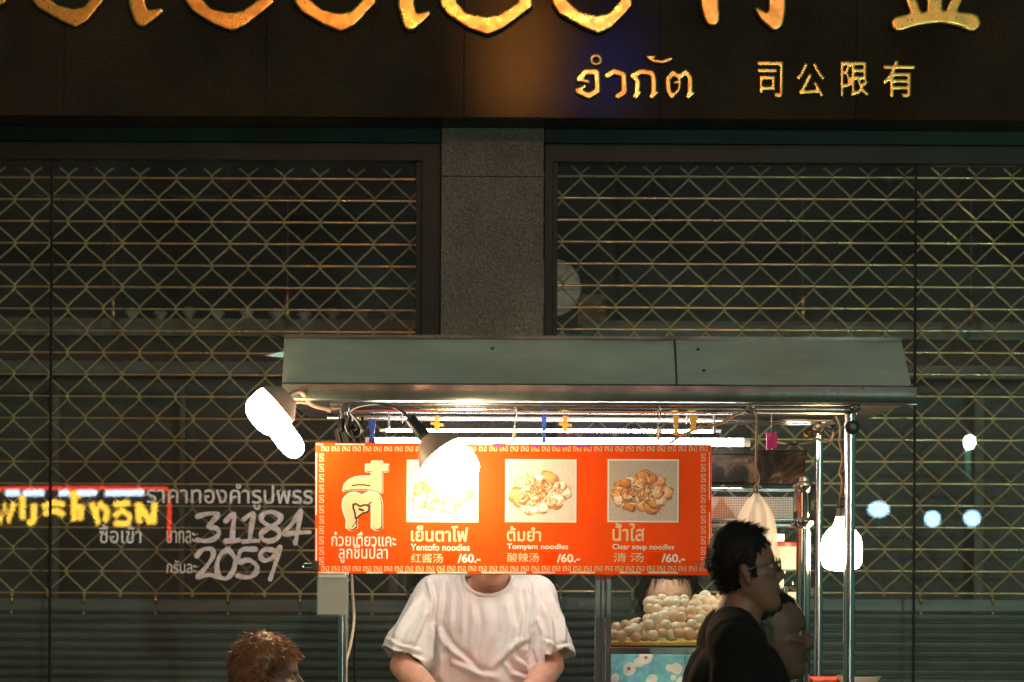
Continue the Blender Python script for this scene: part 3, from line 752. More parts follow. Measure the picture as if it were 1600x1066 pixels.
# rails and posts
zr1, zr2 = P(900, 639, 7.47).z, P(900, 656.5, 8.12).z
fr = MB().tube([P(518, 637, 7.47), P(1338, 641, 7.47)], .0155, 14).build('front_rail', M['steel'], cart, smooth=True)
MB().tube([P(516, 631, 7.42), P(1432, 632, 7.42)], .005, 10).build('edge_rail', M['steel'], cart, smooth=True)
MB().tube([P(512, 653, 8.12), P(1300, 659, 8.12)], .0115, 12).build('rear_rail', M['steel'], cart, smooth=True)
MB().tube([P(1110, 661, 8.12), P(1285, 663, 8.12)], .006, 10).build('short_rail', M['steel'], cart, smooth=True)
def post(px, w, Y, top, name='post'):
    x = P(px, 900, Y).x; r = w/2*Y/FPX; z1 = P(px, top, Y).z
    return MB().tube([(x, Y, .55), (x, Y, z1)], r, 20).build(name, M['steel'], cart, smooth=True)
p1 = post(1327, 18, 7.47, 648); p2 = post(1279, 13, 8.12, 664); p3 = post(535, 14.5, 7.47, 640); post(541, 8, 8.12, 655)
for (px, py, Y, r, d) in ((1335, 637, 7.43, 9, 14), (1331, 668, 7.45, 11, 12), (1278, 672, 8.08, 9, 12), (1172, 640, 7.45, 8, 10), (1300, 668, 7.6, 8, 10)):
    c = P(px, py, Y); rr = r*Y/FPX
    MB().lathe([(rr*.6, -.02), (rr, -.016), (rr, .0), (rr*.7, .004), (rr*.7, .018)], c, (0, 1, 0), 14).build('pipe_clamp', M['chrome'] if r < 10 else M['black'], cart, smooth=True)
    MB().tube([c+Vector((0, -.02, 0)), c+Vector((0, -.034, 0))], rr*.45, 6).build('clamp_bolt', M['black'], cart)
# body of the cart below the picture
MB().bbox((-.72, 7.47, .42), (1.2, 8.14, .98), .01).build('body', M['steel'], cart)
MB().bbox((-.76, 7.44, .985), (1.26, 8.18, 1.012), .006).build('counter', M['steel'], cart)
for x in (-.45, .95):
    for y in (7.42, 8.18):
        w_ = MB().lathe([(.26, -.02), (.28, -.012), (.28, .012), (.26, .02)], (x, y, .28), (0, 1, 0), 28).build('wheel', M['rubber'], cart, smooth=True)
        MB().lathe([(.03, -.03), (.05, -.024), (.05, .024), (.03, .03)], (x, y, .28), (0, 1, 0), 16).build('hub', M['steel'], w_)

# display cabinet
cab = thing('display_cabinet', 'chrome and glass display cabinet holding fish balls on the cart', 'cabinet', (.65, 7.75, 1.012))
YA, YB = 7.56, 8.0
xa, xb = P(951, 950, YA).x, P(1255, 950, YA).x
zs_, zct = P(1000, 1005, YA).z, P(1180, 768, YA).z
def vpost(px, w, Y, top, m='steel'):
    x = P(px, 950, Y).x; r = w*Y/FPX/2
    MB().bbox((x-r, Y-r, 1.012), (x+r, Y+r, P(px, top, Y).z), min(.003, r*.4)).build('corner_post', M[m], cab)
vpost(934, 9, YA+.02, 770); vpost(942.5, 6.5, YA+.02, 770); vpost(951, 8, YA, 770)
vpost(1262, 8, YA+.02, 830)
c = P(1254, 1000, YA); x = c.x
prof = [(11, 1070), (11, 826), (13, 824), (17, 820), (18, 815), (14, 811), (10, 808), (11, 800), (11, 772), (13, 768), (17, 763), (18, 759), (14, 755), (9, 752), (9, 748), (6, 745), (2, 743)]
k = YA/FPX
prof = [(r*k, P(1254, y, YA).z) for r, y in prof]; prof[0] = (11*k, 1.012)
MB().lathe(prof, (x, YA-.01, 0), seg=24).build('finial_post', M['chrome'], cab, smooth=True)
for y0, y1, Y in ((763, 769, YA), (810, 814, YA), (818, 823, YA+.01)):
    z0, z1 = P(1180, y1, Y).z, P(1180, y0, Y).z
    MB().bbox((xa-.02, Y-.008, z0), (x-.02, Y+.008, z1), .002).build('top_rail', M['steel'], cab)
MB().box((P(955, 0, YA).x, YA+.012, P(0, 809, YA).z), (x-.03, YA+.015, P(0, 770, YA).z)).build('perforated_panel', M['perf'], cab)
MB().box((xa-.02, YA+.02, P(0, 823, YA).z), (x, YB, P(0, 823, YA).z+.006)).build('cabinet_top', M['cabglass'], cab)
MB().bbox((xa, YA-.012, P(0, 1017, YA).z), (x-.012, YB, P(0, 1006, YA).z), .002).build('shelf', M['steel'], cab)
MB().box((xa+.006, YA-.004, P(0, 1004, YA).z), (x-.022, YA, P(0, 824, YA).z)).build('front_pane', M['cabglass'], cab)
MB().box((xa+.006, YA-.004, 1.02), (x-.022, YA, P(0, 1019, YA).z)).build('front_pane', M['cabglass'], cab)
MB().box((xa-.012, YA+.02, 1.02), (xa-.008, YB, P(0, 824, YA).z)).build('side_pane', M['cabglass'], cab)
MB().box((P(1075, 0, YA).x, YA-.006, 1.02), (P(1076.2, 0, YA).x, YA-.004, P(0, 1019, YA).z)).build('pane_joint', M['steel'], cab)
xw = P(1192, 900, YB).x
MB().box((xw, YB-.02, P(0, 1004, YA).z), (x-.012, YB-.015, P(0, 826, YA).z)).build('back_panel', M['steel'], cab)
# steel tins and a glass jar in the right end of the cabinet
def tin(px, y0, y1, w, Y, m, label, cat='tin'):
    b = P(px, y1, Y); zb = P(0, 1005, YA).z; h = P(px, y0, Y).z-zb; r = w/2*Y/FPX
    t = thing('steel_tin', label, cat, (b.x, Y, zb))
    MB().lathe([(r*.92, 0), (r, .006), (r, h*.93), (r*1.03, h*.95), (r*1.03, h)], (b.x, Y, zb), seg=26).build('can', m, t, smooth=True)
    MB().lathe([(r*1.05, h+.001), (r*1.05, h+.012), (r*.6, h+.02), (r*.12, h+.022), (r*.12, h+.035), (.002, h+.037)], (b.x, Y, zb), seg=26).build('lid', M['chrome'], t, smooth=True)
tin(1238, 925, 1005, 30, 7.92, M['bowl'], 'cream lidded tin inside the right end of the cabinet')
t = thing('plastic_tub', 'pale red lidded tub on the inner ledge at the right end of the cabinet', 'tub', (P(1230, 0, 7.93).x, 7.93, P(0, 885, 7.85).z))
zl = P(0, 885, 7.85).z
MB().bbox((xw+.01, 7.90, zl-.012), (x-.014, YB-.022, zl-.001), .002).build('inner_ledge', M['steel'], cab)
MB().lathe([(.040, 0), (.045, .004), (.050, .075), (.052, .078)], (P(1230, 0, 7.93).x, 7.93, zl), seg=26).build('tub', M['bowl'], t, smooth=True)
MB().lathe([(.053, .079), (.053, .090), (.045, .094), (.001, .095)], (P(1230, 0, 7.93).x, 7.93, zl), seg=26).build('lid', M['striped'], t, smooth=True)
# fish balls
zt = P(0, 1004.5, YA).z
tr = thing('serving_tray', 'yellow tray under the fish balls on the cabinet shelf', 'tray', (P(1060, 0, YA).x, 7.74, zt))
tx0, tx1 = xa+.012, P(1188, 0, YA).x
MB().bbox((tx0, 7.585, zt), (tx1, 7.95, zt+.005), .002).build('base', M['tray'], tr)
for lo, hi in (((tx0, 7.58, zt+.002), (tx1, 7.588, zt+.011)), ((tx0, 7.947, zt+.002), (tx1, 7.955, zt+.011))):
    MB().bbox(lo, hi, .002).build('rim', M['tray'], tr)
balls = []
def ball_mesh(sd):
    mb = MB(); bm = bmesh.new(); bmesh.ops.create_icosphere(bm, subdivisions=3, radius=1)
    for v in bm.verts:
        d = v.co.normalized(); v.co = d*(1+.08*noise.noise(d*1.0+Vector((sd*7, 0, 0)))+.05*noise.noise(d*3.2+Vector((0, sd*5, 0)))+.02*noise.noise(d*8+Vector((0, sd, 0))))
        v.co.x *= 1.08
    me = bpy.data.meshes.new('fish_ball'); bm.to_mesh(me); bm.free(); me.materials.append(M['ball'])
    me.polygons.foreach_set('use_smooth', [True]*len(me.polygons)); return me
BM_ = [ball_mesh(i) for i in range(6)]
def put_ball(px, py, Y, r, lab, grp):
    o = bpy.data.objects.new('fish_ball', BM_[random.randrange(6)]); COL.objects.link(o)
    o.location = P(px, py, Y); s = 1.1*r*Y/FPX; o.scale = (s*random.uniform(.95, 1.12), s, s*random.uniform(.9, 1.05))
    o.rotation_euler = (random.uniform(-.5, .5), random.uniform(-.5, .5), random.uniform(0, 6.3)); tag(o, lab, 'fish ball', grp)
L1 = 'pale fish ball in the heaped left pile on the yellow tray'; G1 = 'fish balls in the left pile on the tray'
L2 = 'pale fish ball in the tall right pile beside the dark haired man'; G2 = 'fish balls in the right pile on the tray'
L3 = 'small white fish ball in the low row at the left end of the tray'; G3 = 'fish balls in the low row at the left end of the tray'
for px, py in ((957, 992), (971, 994), (983, 987), (993, 995), (992, 983), (1007, 993), (1005, 980), (963, 981), (978, 977)):
    put_ball(px, py, 7.60+random.random()*.03, 8.3, L3, G3)
rows = [(992, 1022, 1098, 7.61, 9), (979, 1014, 1100, 7.63, 9), (966, 1012, 1094, 7.65, 9), (954, 1013, 1086, 7.67, 9), (943, 1016, 1078, 7.70, 9), (938, 1022, 1070, 7.73, 8)]
for py, a, b, Y, r in rows:
    px = a
    while px <= b:
        put_ball(px+random.uniform(-2, 2), py+random.uniform(-3.5, 3), Y+random.uniform(-.012, .012), r*random.uniform(.80, 1.10), L1, G1); px += r*1.5
rows = [(992, 1106, 1180, 7.63, 9), (979, 1104, 1180, 7.65, 9), (966, 1098, 1160, 7.67, 9), (955, 1092, 1146, 7.70, 9), (944, 1086, 1138, 7.73, 9), (936, 1088, 1134, 7.76, 8.5)]
for py, a, b, Y, r in rows:
    px = a
    while px <= b:
        put_ball(px+random.uniform(-2, 2), py+random.uniform(-3.5, 3), Y+random.uniform(-.012, .012), r*random.uniform(.80, 1.10), L2, G2); px += r*1.5
# fried flat pieces at the back of the low row
for px, py, w, h, an in ((990, 972, 26, 10, .5), (972, 980, 22, 8, .1)):
    c = P(px, py, 7.70); s = 7.7/FPX
    mb = MB().ell(c, (w/2*s, .02, h/2*s), 16, 8, Matrix.Rotation(-an, 3, 'Y'))
    tag(mb.build('fried_fish_cake', M['ball'], loc=c, smooth=True), 'golden flat fried fish cake leaning behind the low row of balls' if px == 990 else 'thin pale fish cake lying behind the leftmost fish balls', 'fish cake')

# sooty panel above the cabinet
a, b = P(1090, 755, 7.8), P(1259, 705, 7.8)
t = thing('soot_guard', 'soot blackened metal box above the glass cabinet', 'box', (a.x, 7.85, a.z))
MB().bbox((a.x, 7.8, a.z), (b.x, 7.96, b.z), .006).build('box', M['soot'], t)
MB().bbox((a.x-.004, 7.794, b.z-.012), (b.x+.004, 7.966, b.z+.003), .003).build('rim', M['soot'], t)
MB().box((b.x-.03, 7.86, P(0, 768, 7.8).z-.05), (b.x-.01, 7.88, a.z)).build('leg', M['black'], t)
MB().box((a.x+.01, 7.86, P(0, 768, 7.8).z-.05), (a.x+.03, 7.88, a.z)).build('leg', M['black'], t)

# ---- fluorescent lamps hung under the canopy
def fluor(y, r, Y, x0, x1, lab):
    a, b = P(x0, y, Y), P(x1, y+1.5, Y); k = r*Y/FPX
    t = thing('fluorescent_lamp', lab, 'lamp', tuple((a+b)/2))
    MB().tube([a, b], k, 14).build('tube', M['fluo'], t, smooth=True)
    for p, d in ((a, -1), (b, 1)): MB().tube([p+Vector((-d*.008, 0, 0)), p+Vector((d*.014, 0, 0))], k*1.12, 14).build('end_cap', M['pale'], t, smooth=True)
    if r > 50: MB().box((a.x-.01, Y+.022, a.z-.012), (b.x+.01, Y+.045, a.z+.010)).build('housing', M['frame'], t)
    for xx in (a.x+.06, b.x-.1): MB().tube([(xx, Y, a.z+k+.02), (xx, Y, zlip+.008)], .004, 8).build('hanger', M['steel'], t)
fluor(690, 6.2, 7.72, 578, 1165, 'thick lit fluorescent tube just above the orange menu board')
fluor(672.5, 2.4, 8.05, 600, 1120, 'thin lit fluorescent tube behind the thick one under the canopy')

# ---- menu board
mnu = thing('menu_board', 'orange menu board with three noodle photos hanging on the cart front', 'sign', tuple(P(802, 897, YC)))
bx0, bx1, bz0, bz1 = P(492, 795, YC).x, P(1112, 795, YC).x, P(802, 898, YC).z, P(802, 693, YC).z
MB().bbox((bx0, YC, bz0), (bx1, YC+.012, bz1), .003).build('board', M['orange'], mnu)
yf = YC-.0012
def meander(cx, cz, s, rot=False):
    """one unit of the fret border: a squared S and its mirror joined"""
    pl_ = [(-.40, .55), (-1, .55), (-1, -.55), (-.55, -.55)], [(-.05, .55), (-.05, -.55)], [(.40, -.55), (1, -.55), (1, .55), (.55, .55)], [(-.40, .55), (-.40, -.05)], [(.40, -.55), (.40, .05)]
    out = []
    for q in pl_:
        q = [((y, x) if rot else (x, y)) for x, y in q]
        for a, b in zip(q[:-1], q[1:]):
            w = .105; x0_, x1_ = sorted((a[0], b[0])); y0_, y1_ = sorted((a[1], b[1]))
            out.append([(cx+(x0_-w)*s, cz+(y0_-w)*s), (cx+(x1_+w)*s, cz+(y0_-w)*s), (cx+(x1_+w)*s, cz+(y1_+w)*s), (cx+(x0_-w)*s, cz+(y1_+w)*s)])
    return out
mb = MB(); s_ = .0108
for i in range(37):
    for py in (701.5, 888.5):
        c = P(508+i*16.42, py, yf); slab(mb, meander(c.x, c.z, s_), yf, .0012)
for i in range(11):
    for px in (502.5, 1099):
        c = P(px, 715+i*16.2, yf); slab(mb, meander(c.x, c.z, s_, True), yf, .0012)
mb.build('fret_border', M['cream'], mnu)
mb = MB()
def strip(x0, y0, x1, y1):
    a, b = P(x0, y1, yf), P(x1, y0, yf); mb.box((a.x, yf, a.z), (b.x, yf+.0012, b.z))
for x0_, x1_ in ((497, 545), (572, 598), (620, 680), (684, 730), (752, 822), (832, 868), (890, 930), (968, 1002), (1012, 1060)): strip(x0_, 893.5, x1_, 896)
for y0_, y1_ in ((708, 805), (826, 880)): strip(493, y0_, 495.5, y1_)
for y0_, y1_ in ((706, 782), (800, 852)): strip(1107.5, y0_, 1109.5, y1_)
for x0_, x1_ in ((494, 505), (524, 570), (700, 770), (790, 826)): strip(x0_, 693.5, x1_, 695.5)
mb.build('edge_tape', M['tape'], mnu)
mb = MB()
for x0_, x1_ in ((826, 842), (868, 884), (900, 922), (870, 878)): pass
for x0_, y0_, x1_, y1_ in ((774, 694, 785, 699), (831, 694, 843, 699), (866, 694, 884, 699), (900, 694, 922, 699)): strip(x0_, y0_, x1_, y1_)
mb.build('red_tape', M['pink'], mnu)
# logo
Z1 = lambda pl_: [(480+x/4.2625, 670+y/4.2625) for x, y in pl_]
dome = [(240, 412), (250, 372), (280, 342), (318, 326), (360, 320), (430, 320), (430, 290), (498, 290), (498, 424), (440, 412), (400, 404), (300, 404)]
plus = [(430, 220), (498, 220), (498, 240), (538, 240), (538, 283), (498, 283), (498, 316), (430, 316), (430, 283), (392, 283), (392, 240), (430, 240)]
leg = smooth_pl([(294, 640), (296, 600), (272, 530), (276, 480), (318, 460), (366, 486), (410, 458), (452, 466), (464, 505)], 4)
stem = [(464, 505), (464, 640)]
heart = smooth_pl([(322, 598), (318, 560), (306, 520), (322, 500), (352, 516), (384, 508), (412, 520), (404, 552), (366, 566), (330, 596)], 4)
kk = YC/FPX/4.2625
def logo(d, dy, m, name, off=(0, 0)):
    mb = MB(); y = yf-dy
    f = lambda pl_: [(a+off[0]*kk, b-off[1]*kk) for a, b in pxl(Z1(pl_), y)]
    cs = []
    for pg in (dome, plus):
        q = f(pg); cs.append(ccw(q))
        if d > 0: cs += strokes(q+[q[0]], 2*d*kk, 8)
    cs += strokes(f(leg), (66+2*d)*kk, 12); cs += strokes(f(stem), (66+2*d)*kk, 12)
    a = f([(262-d, 640), (330+d, 640), (330+d, 656+d), (262-d, 656+d)]); cs.append(ccw(a)); a = f([(431-d, 600), (497+d, 600), (497+d, 656+d), (431-d, 656+d)]); cs.append(ccw(a))
    hq = f(heart); cs.append(ccw(hq)); cs += strokes(f([(310, 480), (360, 500), (400, 480)]), 40*kk, 10)
    slab(mb, cs, y, .0012+dy); mb.build(name, m, mnu)
logo(8, .0, M['white'], 'logo_outline'); logo(0, .0004, M['ink'], 'logo_shadow', (5, 5)); logo(-3, .0008, M['cream'], 'logo_letter')
mb = MB(); slab(mb, strokes(pxl(Z1(heart), yf), 13*kk), yf-.0012, .0022); slab(mb, strokes(pxl(Z1([(300, 380), (330, 374), (380, 374), (418, 380)]), yf), 9*kk), yf-.0012, .0022)
slab(mb, strokes(pxl(Z1([(348, 536), (372, 544)]), yf), 16*kk), yf-.0012, .0022); slab(mb, strokes(pxl(Z1([(300, 655), (318, 630), (330, 606)]), yf), 6*kk), yf-.0012, .0022)
mb.build('logo_lines', M['ink'], mnu)
T = [('ก๋วยเตี๋ยวแคะ', (517.5, 831, 619, 853.5), 'white', .010), ('ลูกชิ้นปลา', (529, 850, 606, 880), 'white', .010),
     ('เย็นตาโฟ', (642, 821.5, 731.5, 846.5), 'cream', .024), ('Yentofo noodles', (641.5, 850, 734, 860.5), 'white', .016), ('红酱汤', (642, 865, 692, 879.5), 'cream', .010), ('/60.-', (715, 865.5, 751, 879.5), 'white', .032),
     ('ต้มยำ', (792, 822.5, 845.5, 846), 'cream', .020), ('Tomyam noodles', (792, 850, 888, 860.5), 'white', .016), ('酸辣汤', (792.5, 864, 842, 878.5), 'cream', .006), ('/60.-', (870, 865.5, 906.5, 879), 'white', .032),
     ('น้ำใส', (957, 817.5, 1007.5, 846), 'cream', .020), ('Clear soup noodles', (957, 850.5, 1053.5, 861), 'white', .016), ('清', (958.5, 864, 979, 878.5), 'cream', .008), ('汤', (985, 864, 1006, 878.5), 'cream', .008), ('/60.-', (1033.5, 865.5, 1070.5, 879), 'white', .032)]
for body, bx, mm, bold in T: lettering('lettering', body, bx, yf, M[mm], mnu, bold)
for x0_, x1_ in ((695, 713.5), (848, 869), (1010, 1032)):
    a, b = P(x0_, 880.5, yf), P(x1_, 863, yf); MB().box((a.x, yf, a.z), (b.x, yf+.0012, b.z)).build('price_sticker', M['red'], mnu)
# printed food photos
def food_photo(box, style, seed):
    rnd = random.Random(seed); y = yf-.0006; lay = [0]
    a, b = P(box[0], box[3], y), P(box[2], box[1], y)
    ph_ = MB().box((a.x, y, a.z), (b.x, YC+.0002, b.z)).build('photo_border', M['white'], mnu)
    mb = MB(); W_, H_ = box[2]-box[0]-5, box[3]-box[1]-5
    X = lambda u, v: (a.x+(b.x-a.x)*(2.5+u*W_)/(W_+5), a.z+(b.z-a.z)*(2.5+v*H_)/(H_+5))
    def blob(cu, cv, ru, rv, col, an=0, wob=.12, n=18):
        lay[0] += 1; yy = y-.0003-lay[0]*7e-6; pts = []
        ph0 = rnd.random()*9
        for k in range(n):
            t_ = 2*PI*k/n; rr = 1+wob*math.sin(3*t_+ph0)+wob*.6*math.sin(5*t_+ph0*2)
            du, dv = ru*rr*math.cos(t_), rv*rr*math.sin(t_)
            u = cu+du*math.cos(an)-dv*math.sin(an)*H_/W_; v = cv+du*math.sin(an)*W_/H_+dv*math.cos(an)
            xx, zz = X(min(max(u, 0), 1), min(max(v, 0), 1)); pts.append((xx, yy, zz))
        mb.add(pts, [tuple(range(n))], col)
    bgc = ((.70, .62, .50), (.60, .53, .46), (.46, .40, .34))[style]
    # plain backdrop, a few bands
    for k in range(12):
        lay[0] += 1; yy = y-.0003-lay[0]*7e-6; v0 = k/12
        sh = 1-.012*k if style == 2 else 1-.006*k
        (x0_, z0_), (x1_, z1_) = X(0, v0), X(1, 1); mb.add([(x0_, yy, z0_), (x1_, yy, z0_), (x1_, yy, z1_), (x0_, yy, z1_)], [(0, 1, 2, 3)], tuple(c*sh for c in bgc))
    mixc = lambda c, k: tuple(min(1, x*k) for x in c)
    def dumpling(cu, cv, r, col):
        an = rnd.uniform(-.6, .6); e = rnd.uniform(.62, .85)
        blob(cu+.006, cv-.012, r*1.05, r*e*1.25, (col[0]*.34, col[1]*.22, col[2]*.12), an)
        blob(cu, cv, r, r*e*1.2, (col[0]*.72, col[1]*.56, col[2]*.42), an)
        blob(cu-.01*1, cv+.012, r*.80, r*e*.95, col, an)
        blob(cu-.02, cv+.03, r*.48, r*e*.5, mixc(col, 1.22), an)
        for q in range(4): blob(cu+rnd.uniform(-.6, .6)*r, cv+rnd.uniform(-.6, .6)*r*e, .010, .008, mixc(col, rnd.choice((.6, .75, 1.3))), rnd.random()*3)
    pal = {0: [(.80, .70, .55), (.84, .76, .62), (.78, .60, .40), (.70, .44, .20)], 1: [(.82, .74, .64), (.66, .34, .13), (.80, .58, .36), (.84, .78, .70)], 2: [(.70, .34, .10), (.74, .44, .20), (.72, .54, .40), (.60, .24, .05)]}[style]
    for k in range(15):
        t_ = 2*PI*k/15+rnd.uniform(-.15, .15); R_ = rnd.uniform(.78, 1.02)
        dumpling(.48+.36*R_*math.cos(t_), .47+.27*R_*math.sin(t_), rnd.uniform(.085, .125), rnd.choice(pal))
    for k in range(9):
        dumpling(.48+rnd.uniform(-.25, .25), .48+rnd.uniform(-.18, .18), rnd.uniform(.07, .10), rnd.choice(pal))
    for k in range(150):   # noodles, herbs, fried crumbs
        cu, cv = .47+rnd.gauss(0, .13), .47+rnd.gauss(0, .10); c = rnd.choice(((.86, .74, .56), (.70, .30, .08), (.55, .16, .04), (.82, .60, .35), (.16, .17, .05) if style == 2 else (.62, .30, .12), (.30, .12, .04)))
        blob(cu, cv, rnd.uniform(.02, .06), rnd.uniform(.006, .012), c, rnd.uniform(0, 3.1), .05, 8)
    for k in range(12): blob(rnd.uniform(.05, .95), rnd.uniform(.05, .95), .006, .006, (.14, .08, .04), 0, .1, 6)
    mb.build('food_print', M['photo'], mnu)
food_photo((635, 719, 748, 816), 0, 11); food_photo((789, 718, 901, 816), 1, 23); food_photo((949, 718, 1061, 816), 2, 35)
# binder clips at the board's lower corners
def binder(px, py, d, lab):
    c = P(px, py, YC-.01)
    t = thing('binder_clip', lab, 'clip', tuple(c))
    MB().bbox((c.x-.009, YC-.016, c.z-.016), (c.x+.009, YC+.03, c.z+.016), .003).build('clip_body', M['black'], t)
    mb = MB(); pts = [Vector((c.x-d*.009, YC-.014, c.z+.006)), Vector((c.x-d*.032, YC-.018, c.z+.007)), Vector((c.x-d*.038, YC-.018, c.z+.003)), Vector((c.x-d*.038, YC-.018, c.z-.003)), Vector((c.x-d*.032, YC-.018, c.z-.007)), Vector((c.x-d*.009, YC-.014, c.z-.006))]
    mb.tube(pts, .0013, 6).build('clip_wire', M['steel'], t, smooth=True)
binder(1106, 881, 1, 'black binder clip on the lower right corner of the menu board')
binder(493, 884, 1, 'black binder clip on the lower left corner of the menu board')
# card in a clear sleeve under the left corner
a, b = P(494, 963, YC-.005), P(545, 898, YC-.005)
t = thing('hanging_card', 'small white card in a clear sleeve hanging under the menu board', 'card', tuple(a))
MB().bbox((a.x+.004, a.y, a.z+.006), (b.x-.004, a.y+.0015, b.z-.012), .0006).build('card', M['card'], t)
MB().bbox((a.x, a.y-.003, a.z), (b.x, a.y-.002, b.z), .0004).build('clear_sleeve', M['sleeve'], t)
MB().bbox((a.x+.006, a.y-.004, b.z-.010), (b.x-.006, a.y+.003, b.z), .0006).build('grey_header', mat('grey_card', (.30, .33, .32), .5), t)

# ---- lamps with bulbs
def bulb_profile(R, Ln):
    return [(R*.36, -.62*Ln), (R*.38, -.46*Ln), (R*.55, -.34*Ln), (R*.86, -.18*Ln), (R, .0), (R, .42*Ln), (R*.97, .60*Ln), (R*.86, .72*Ln), (R*.62, .80*Ln), (R*.3, .835*Ln), (.001, .84*Ln)]
def bulb_lamp(t, c, d, R, Ln, neck=True):
    c = Vector(c); d = Vector(d).normalized()
    MB().lathe(bulb_profile(R, Ln), c, d, 28).build('bulb', M['bulb'], t, smooth=True)
    MB().lathe([(R*.40, -1.10*Ln), (R*.46, -1.08*Ln), (R*.46, -.60*Ln), (R*.40, -.585*Ln)], c, d, 20).build('socket', M['black'], t, smooth=True)
# lamp in front of the board on a bent arm
c = P(704, 731, 7.13); d = Vector((.52, -.18, -.62))
t = thing('gooseneck_lamp', 'glowing bulb lamp on a bent arm in front of the menu board', 'lamp', tuple(P(545, 640, 7.4)))
MB().lathe([(.001, -.060), (.045, -.060), (.070, -.040), (.079, -.01), (.080, .020), (.070, .050), (.043, .070), (.001, .076)], c, d, 32).build('bulb', M['bulb'], t, smooth=True)
dn = d.normalized()
MB().lathe([(.022, -.118), (.030, -.112), (.054, -.086), (.070, -.062), (.076, -.048), (.074, -.047), (.067, -.061), (.048, -.082)], c, d, 28, cap=False).build('collar', M['porc'], t, smooth=True)
q = c-dn*.112
MB().lathe([(.015, .0), (.019, .005), (.019, .085), (.014, .09)], q-dn*.085, d, 16).build('socket', M['black'], t, smooth=True)
arm = smooth_pl([tuple(P(546, 645, 7.40)), tuple(P(560, 636, 7.38)), tuple(P(592, 632, 7.34)), tuple(P(625, 641, 7.31)), tuple(q-dn*.08)], 6)
MB().tube(arm, .0042, 8).build('arm', M['black'], t, smooth=True)
c0 = P(541, 660, 7.41)
MB().bbox((c0.x-.016, 7.395, P(0, 690, 7.4).z), (c0.x-.006, 7.43, P(0, 634, 7.4).z), .003).build('clamp_jaw', M['black'], t)
MB().bbox((c0.x+.006, 7.395, P(0, 690, 7.4).z), (c0.x+.018, 7.43, P(0, 640, 7.4).z), .003).build('clamp_jaw', M['black'], t)
MB().lathe([(.010, -.03), (.012, -.026), (.012, .02)], P(540, 637, 7.41), (0, 1, 0), 14).build('clamp_knob', M['black'], t, smooth=True)
# bunch of black cables and tools hung beside the clamp
t = thing('cable_bundle', 'tangled bunch of black cables hung at the top left of the menu board', 'cables', tuple(P(550, 690, 7.42)))
for i in range(13):
    x_ = 528+i*3.3; y0_ = 648+random.uniform(0, 14); Yq = 7.385+random.uniform(0, .03); j = random.uniform(-5, 5)
    pts = smooth_pl([tuple(P(x_+j, y0_, Yq)), tuple(P(x_+4+j*.3, y0_+12, Yq-.008)), tuple(P(x_-3, 674, Yq)), tuple(P(x_+1, 692, Yq))], 4)
    MB().tube(pts, random.uniform(.0040, .0062), 8).build('cable', M['rubber'], t, smooth=True)
MB().tube(smooth_pl([tuple(P(548, 646, 7.37)), tuple(P(560, 660, 7.365)), tuple(P(565, 676, 7.37)), tuple(P(552, 684, 7.37)), tuple(P(540, 668, 7.37)), tuple(P(546, 650, 7.37))], 5), .0042, 8).build('cable', M['black'], t, smooth=True)
# left pair of lamps
def lamp_left(c, d, R, Ln, lab, grp=None):
    t = thing('clip_lamp', lab, 'lamp', tuple(c), grp); dn = Vector(d).normalized(); c = Vector(c)
    MB().lathe([(.001, -.001), (R*.98, .0), (R, .01), (R, Ln*.45), (R*.95, Ln*.66), (R*.82, Ln*.82), (R*.58, Ln*.94), (R*.3, Ln*.99), (.001, Ln)], c, dn, 28).build('bulb', M['bulb'], t, smooth=True)
    MB().lathe([(R*.45, -.05), (R*.55, -.045), (R*.97, -.012), (R*.97, -.003)], c, dn, 24).build('collar', M['porc'], t, smooth=True)
    return t, c-dn*.05
t, e = lamp_left(P(432, 634, 7.22), (-.74, -.1, -.66), .070, .088, 'big glowing bulb lamp at the left end of the canopy')
MB().tube(smooth_pl([tuple(e), tuple(P(470, 612, 7.3)), tuple(P(486, 632, 7.40)), tuple(P(516, 640, 7.46))], 5), .007, 8).build('arm', M['porc'], t, smooth=True)
t, e = lamp_left(P(438, 672, 7.27), (.60, -.1, -.78), .036, .098, 'small glowing tube shaped bulb below the big bulb at the left')
MB().tube(smooth_pl([tuple(e), tuple(P(440, 640, 7.32)), tuple(P(470, 628, 7.4)), tuple(P(516, 642, 7.47))], 5), .006, 8).build('arm', M['porc'], t, smooth=True)
# right hanging lamp
c = P(1315, 846, 7.52); k = 7.52/FPX
t = thing('hanging_bulb', 'glowing bottle shaped bulb hanging on a cord behind the right post', 'lamp', tuple(c))
prof = [(9, 38), (11, 30), (14, 24), (22, 17), (29, 8), (32, -4), (32, -26), (31, -34), (27, -41), (18, -45), (1, -47)]
MB().lathe([(r*k, h*k) for r, h in prof], c, seg=30).build('bulb', M['bulb'], t, smooth=True)
MB().lathe([(9.5*k, 38.5*k), (9.5*k, 52*k), (7*k, 54*k), (7*k, 66*k), (3*k, 68*k)], c, seg=18).build('socket', M['black'], t, smooth=True)
MB().tube(smooth_pl([tuple(P(1313, 780, 7.52)), tuple(P(1316, 750, 7.52)), tuple(P(1312, 738, 7.52)), tuple(P(1317, 715, 7.52)), tuple(P(1312, 690, 7.52)), tuple(P(1313, 668, 7.50)), tuple(P(1306, 650, 7.48))], 5), .004, 8).build('cord', M['cable'], t, smooth=True)

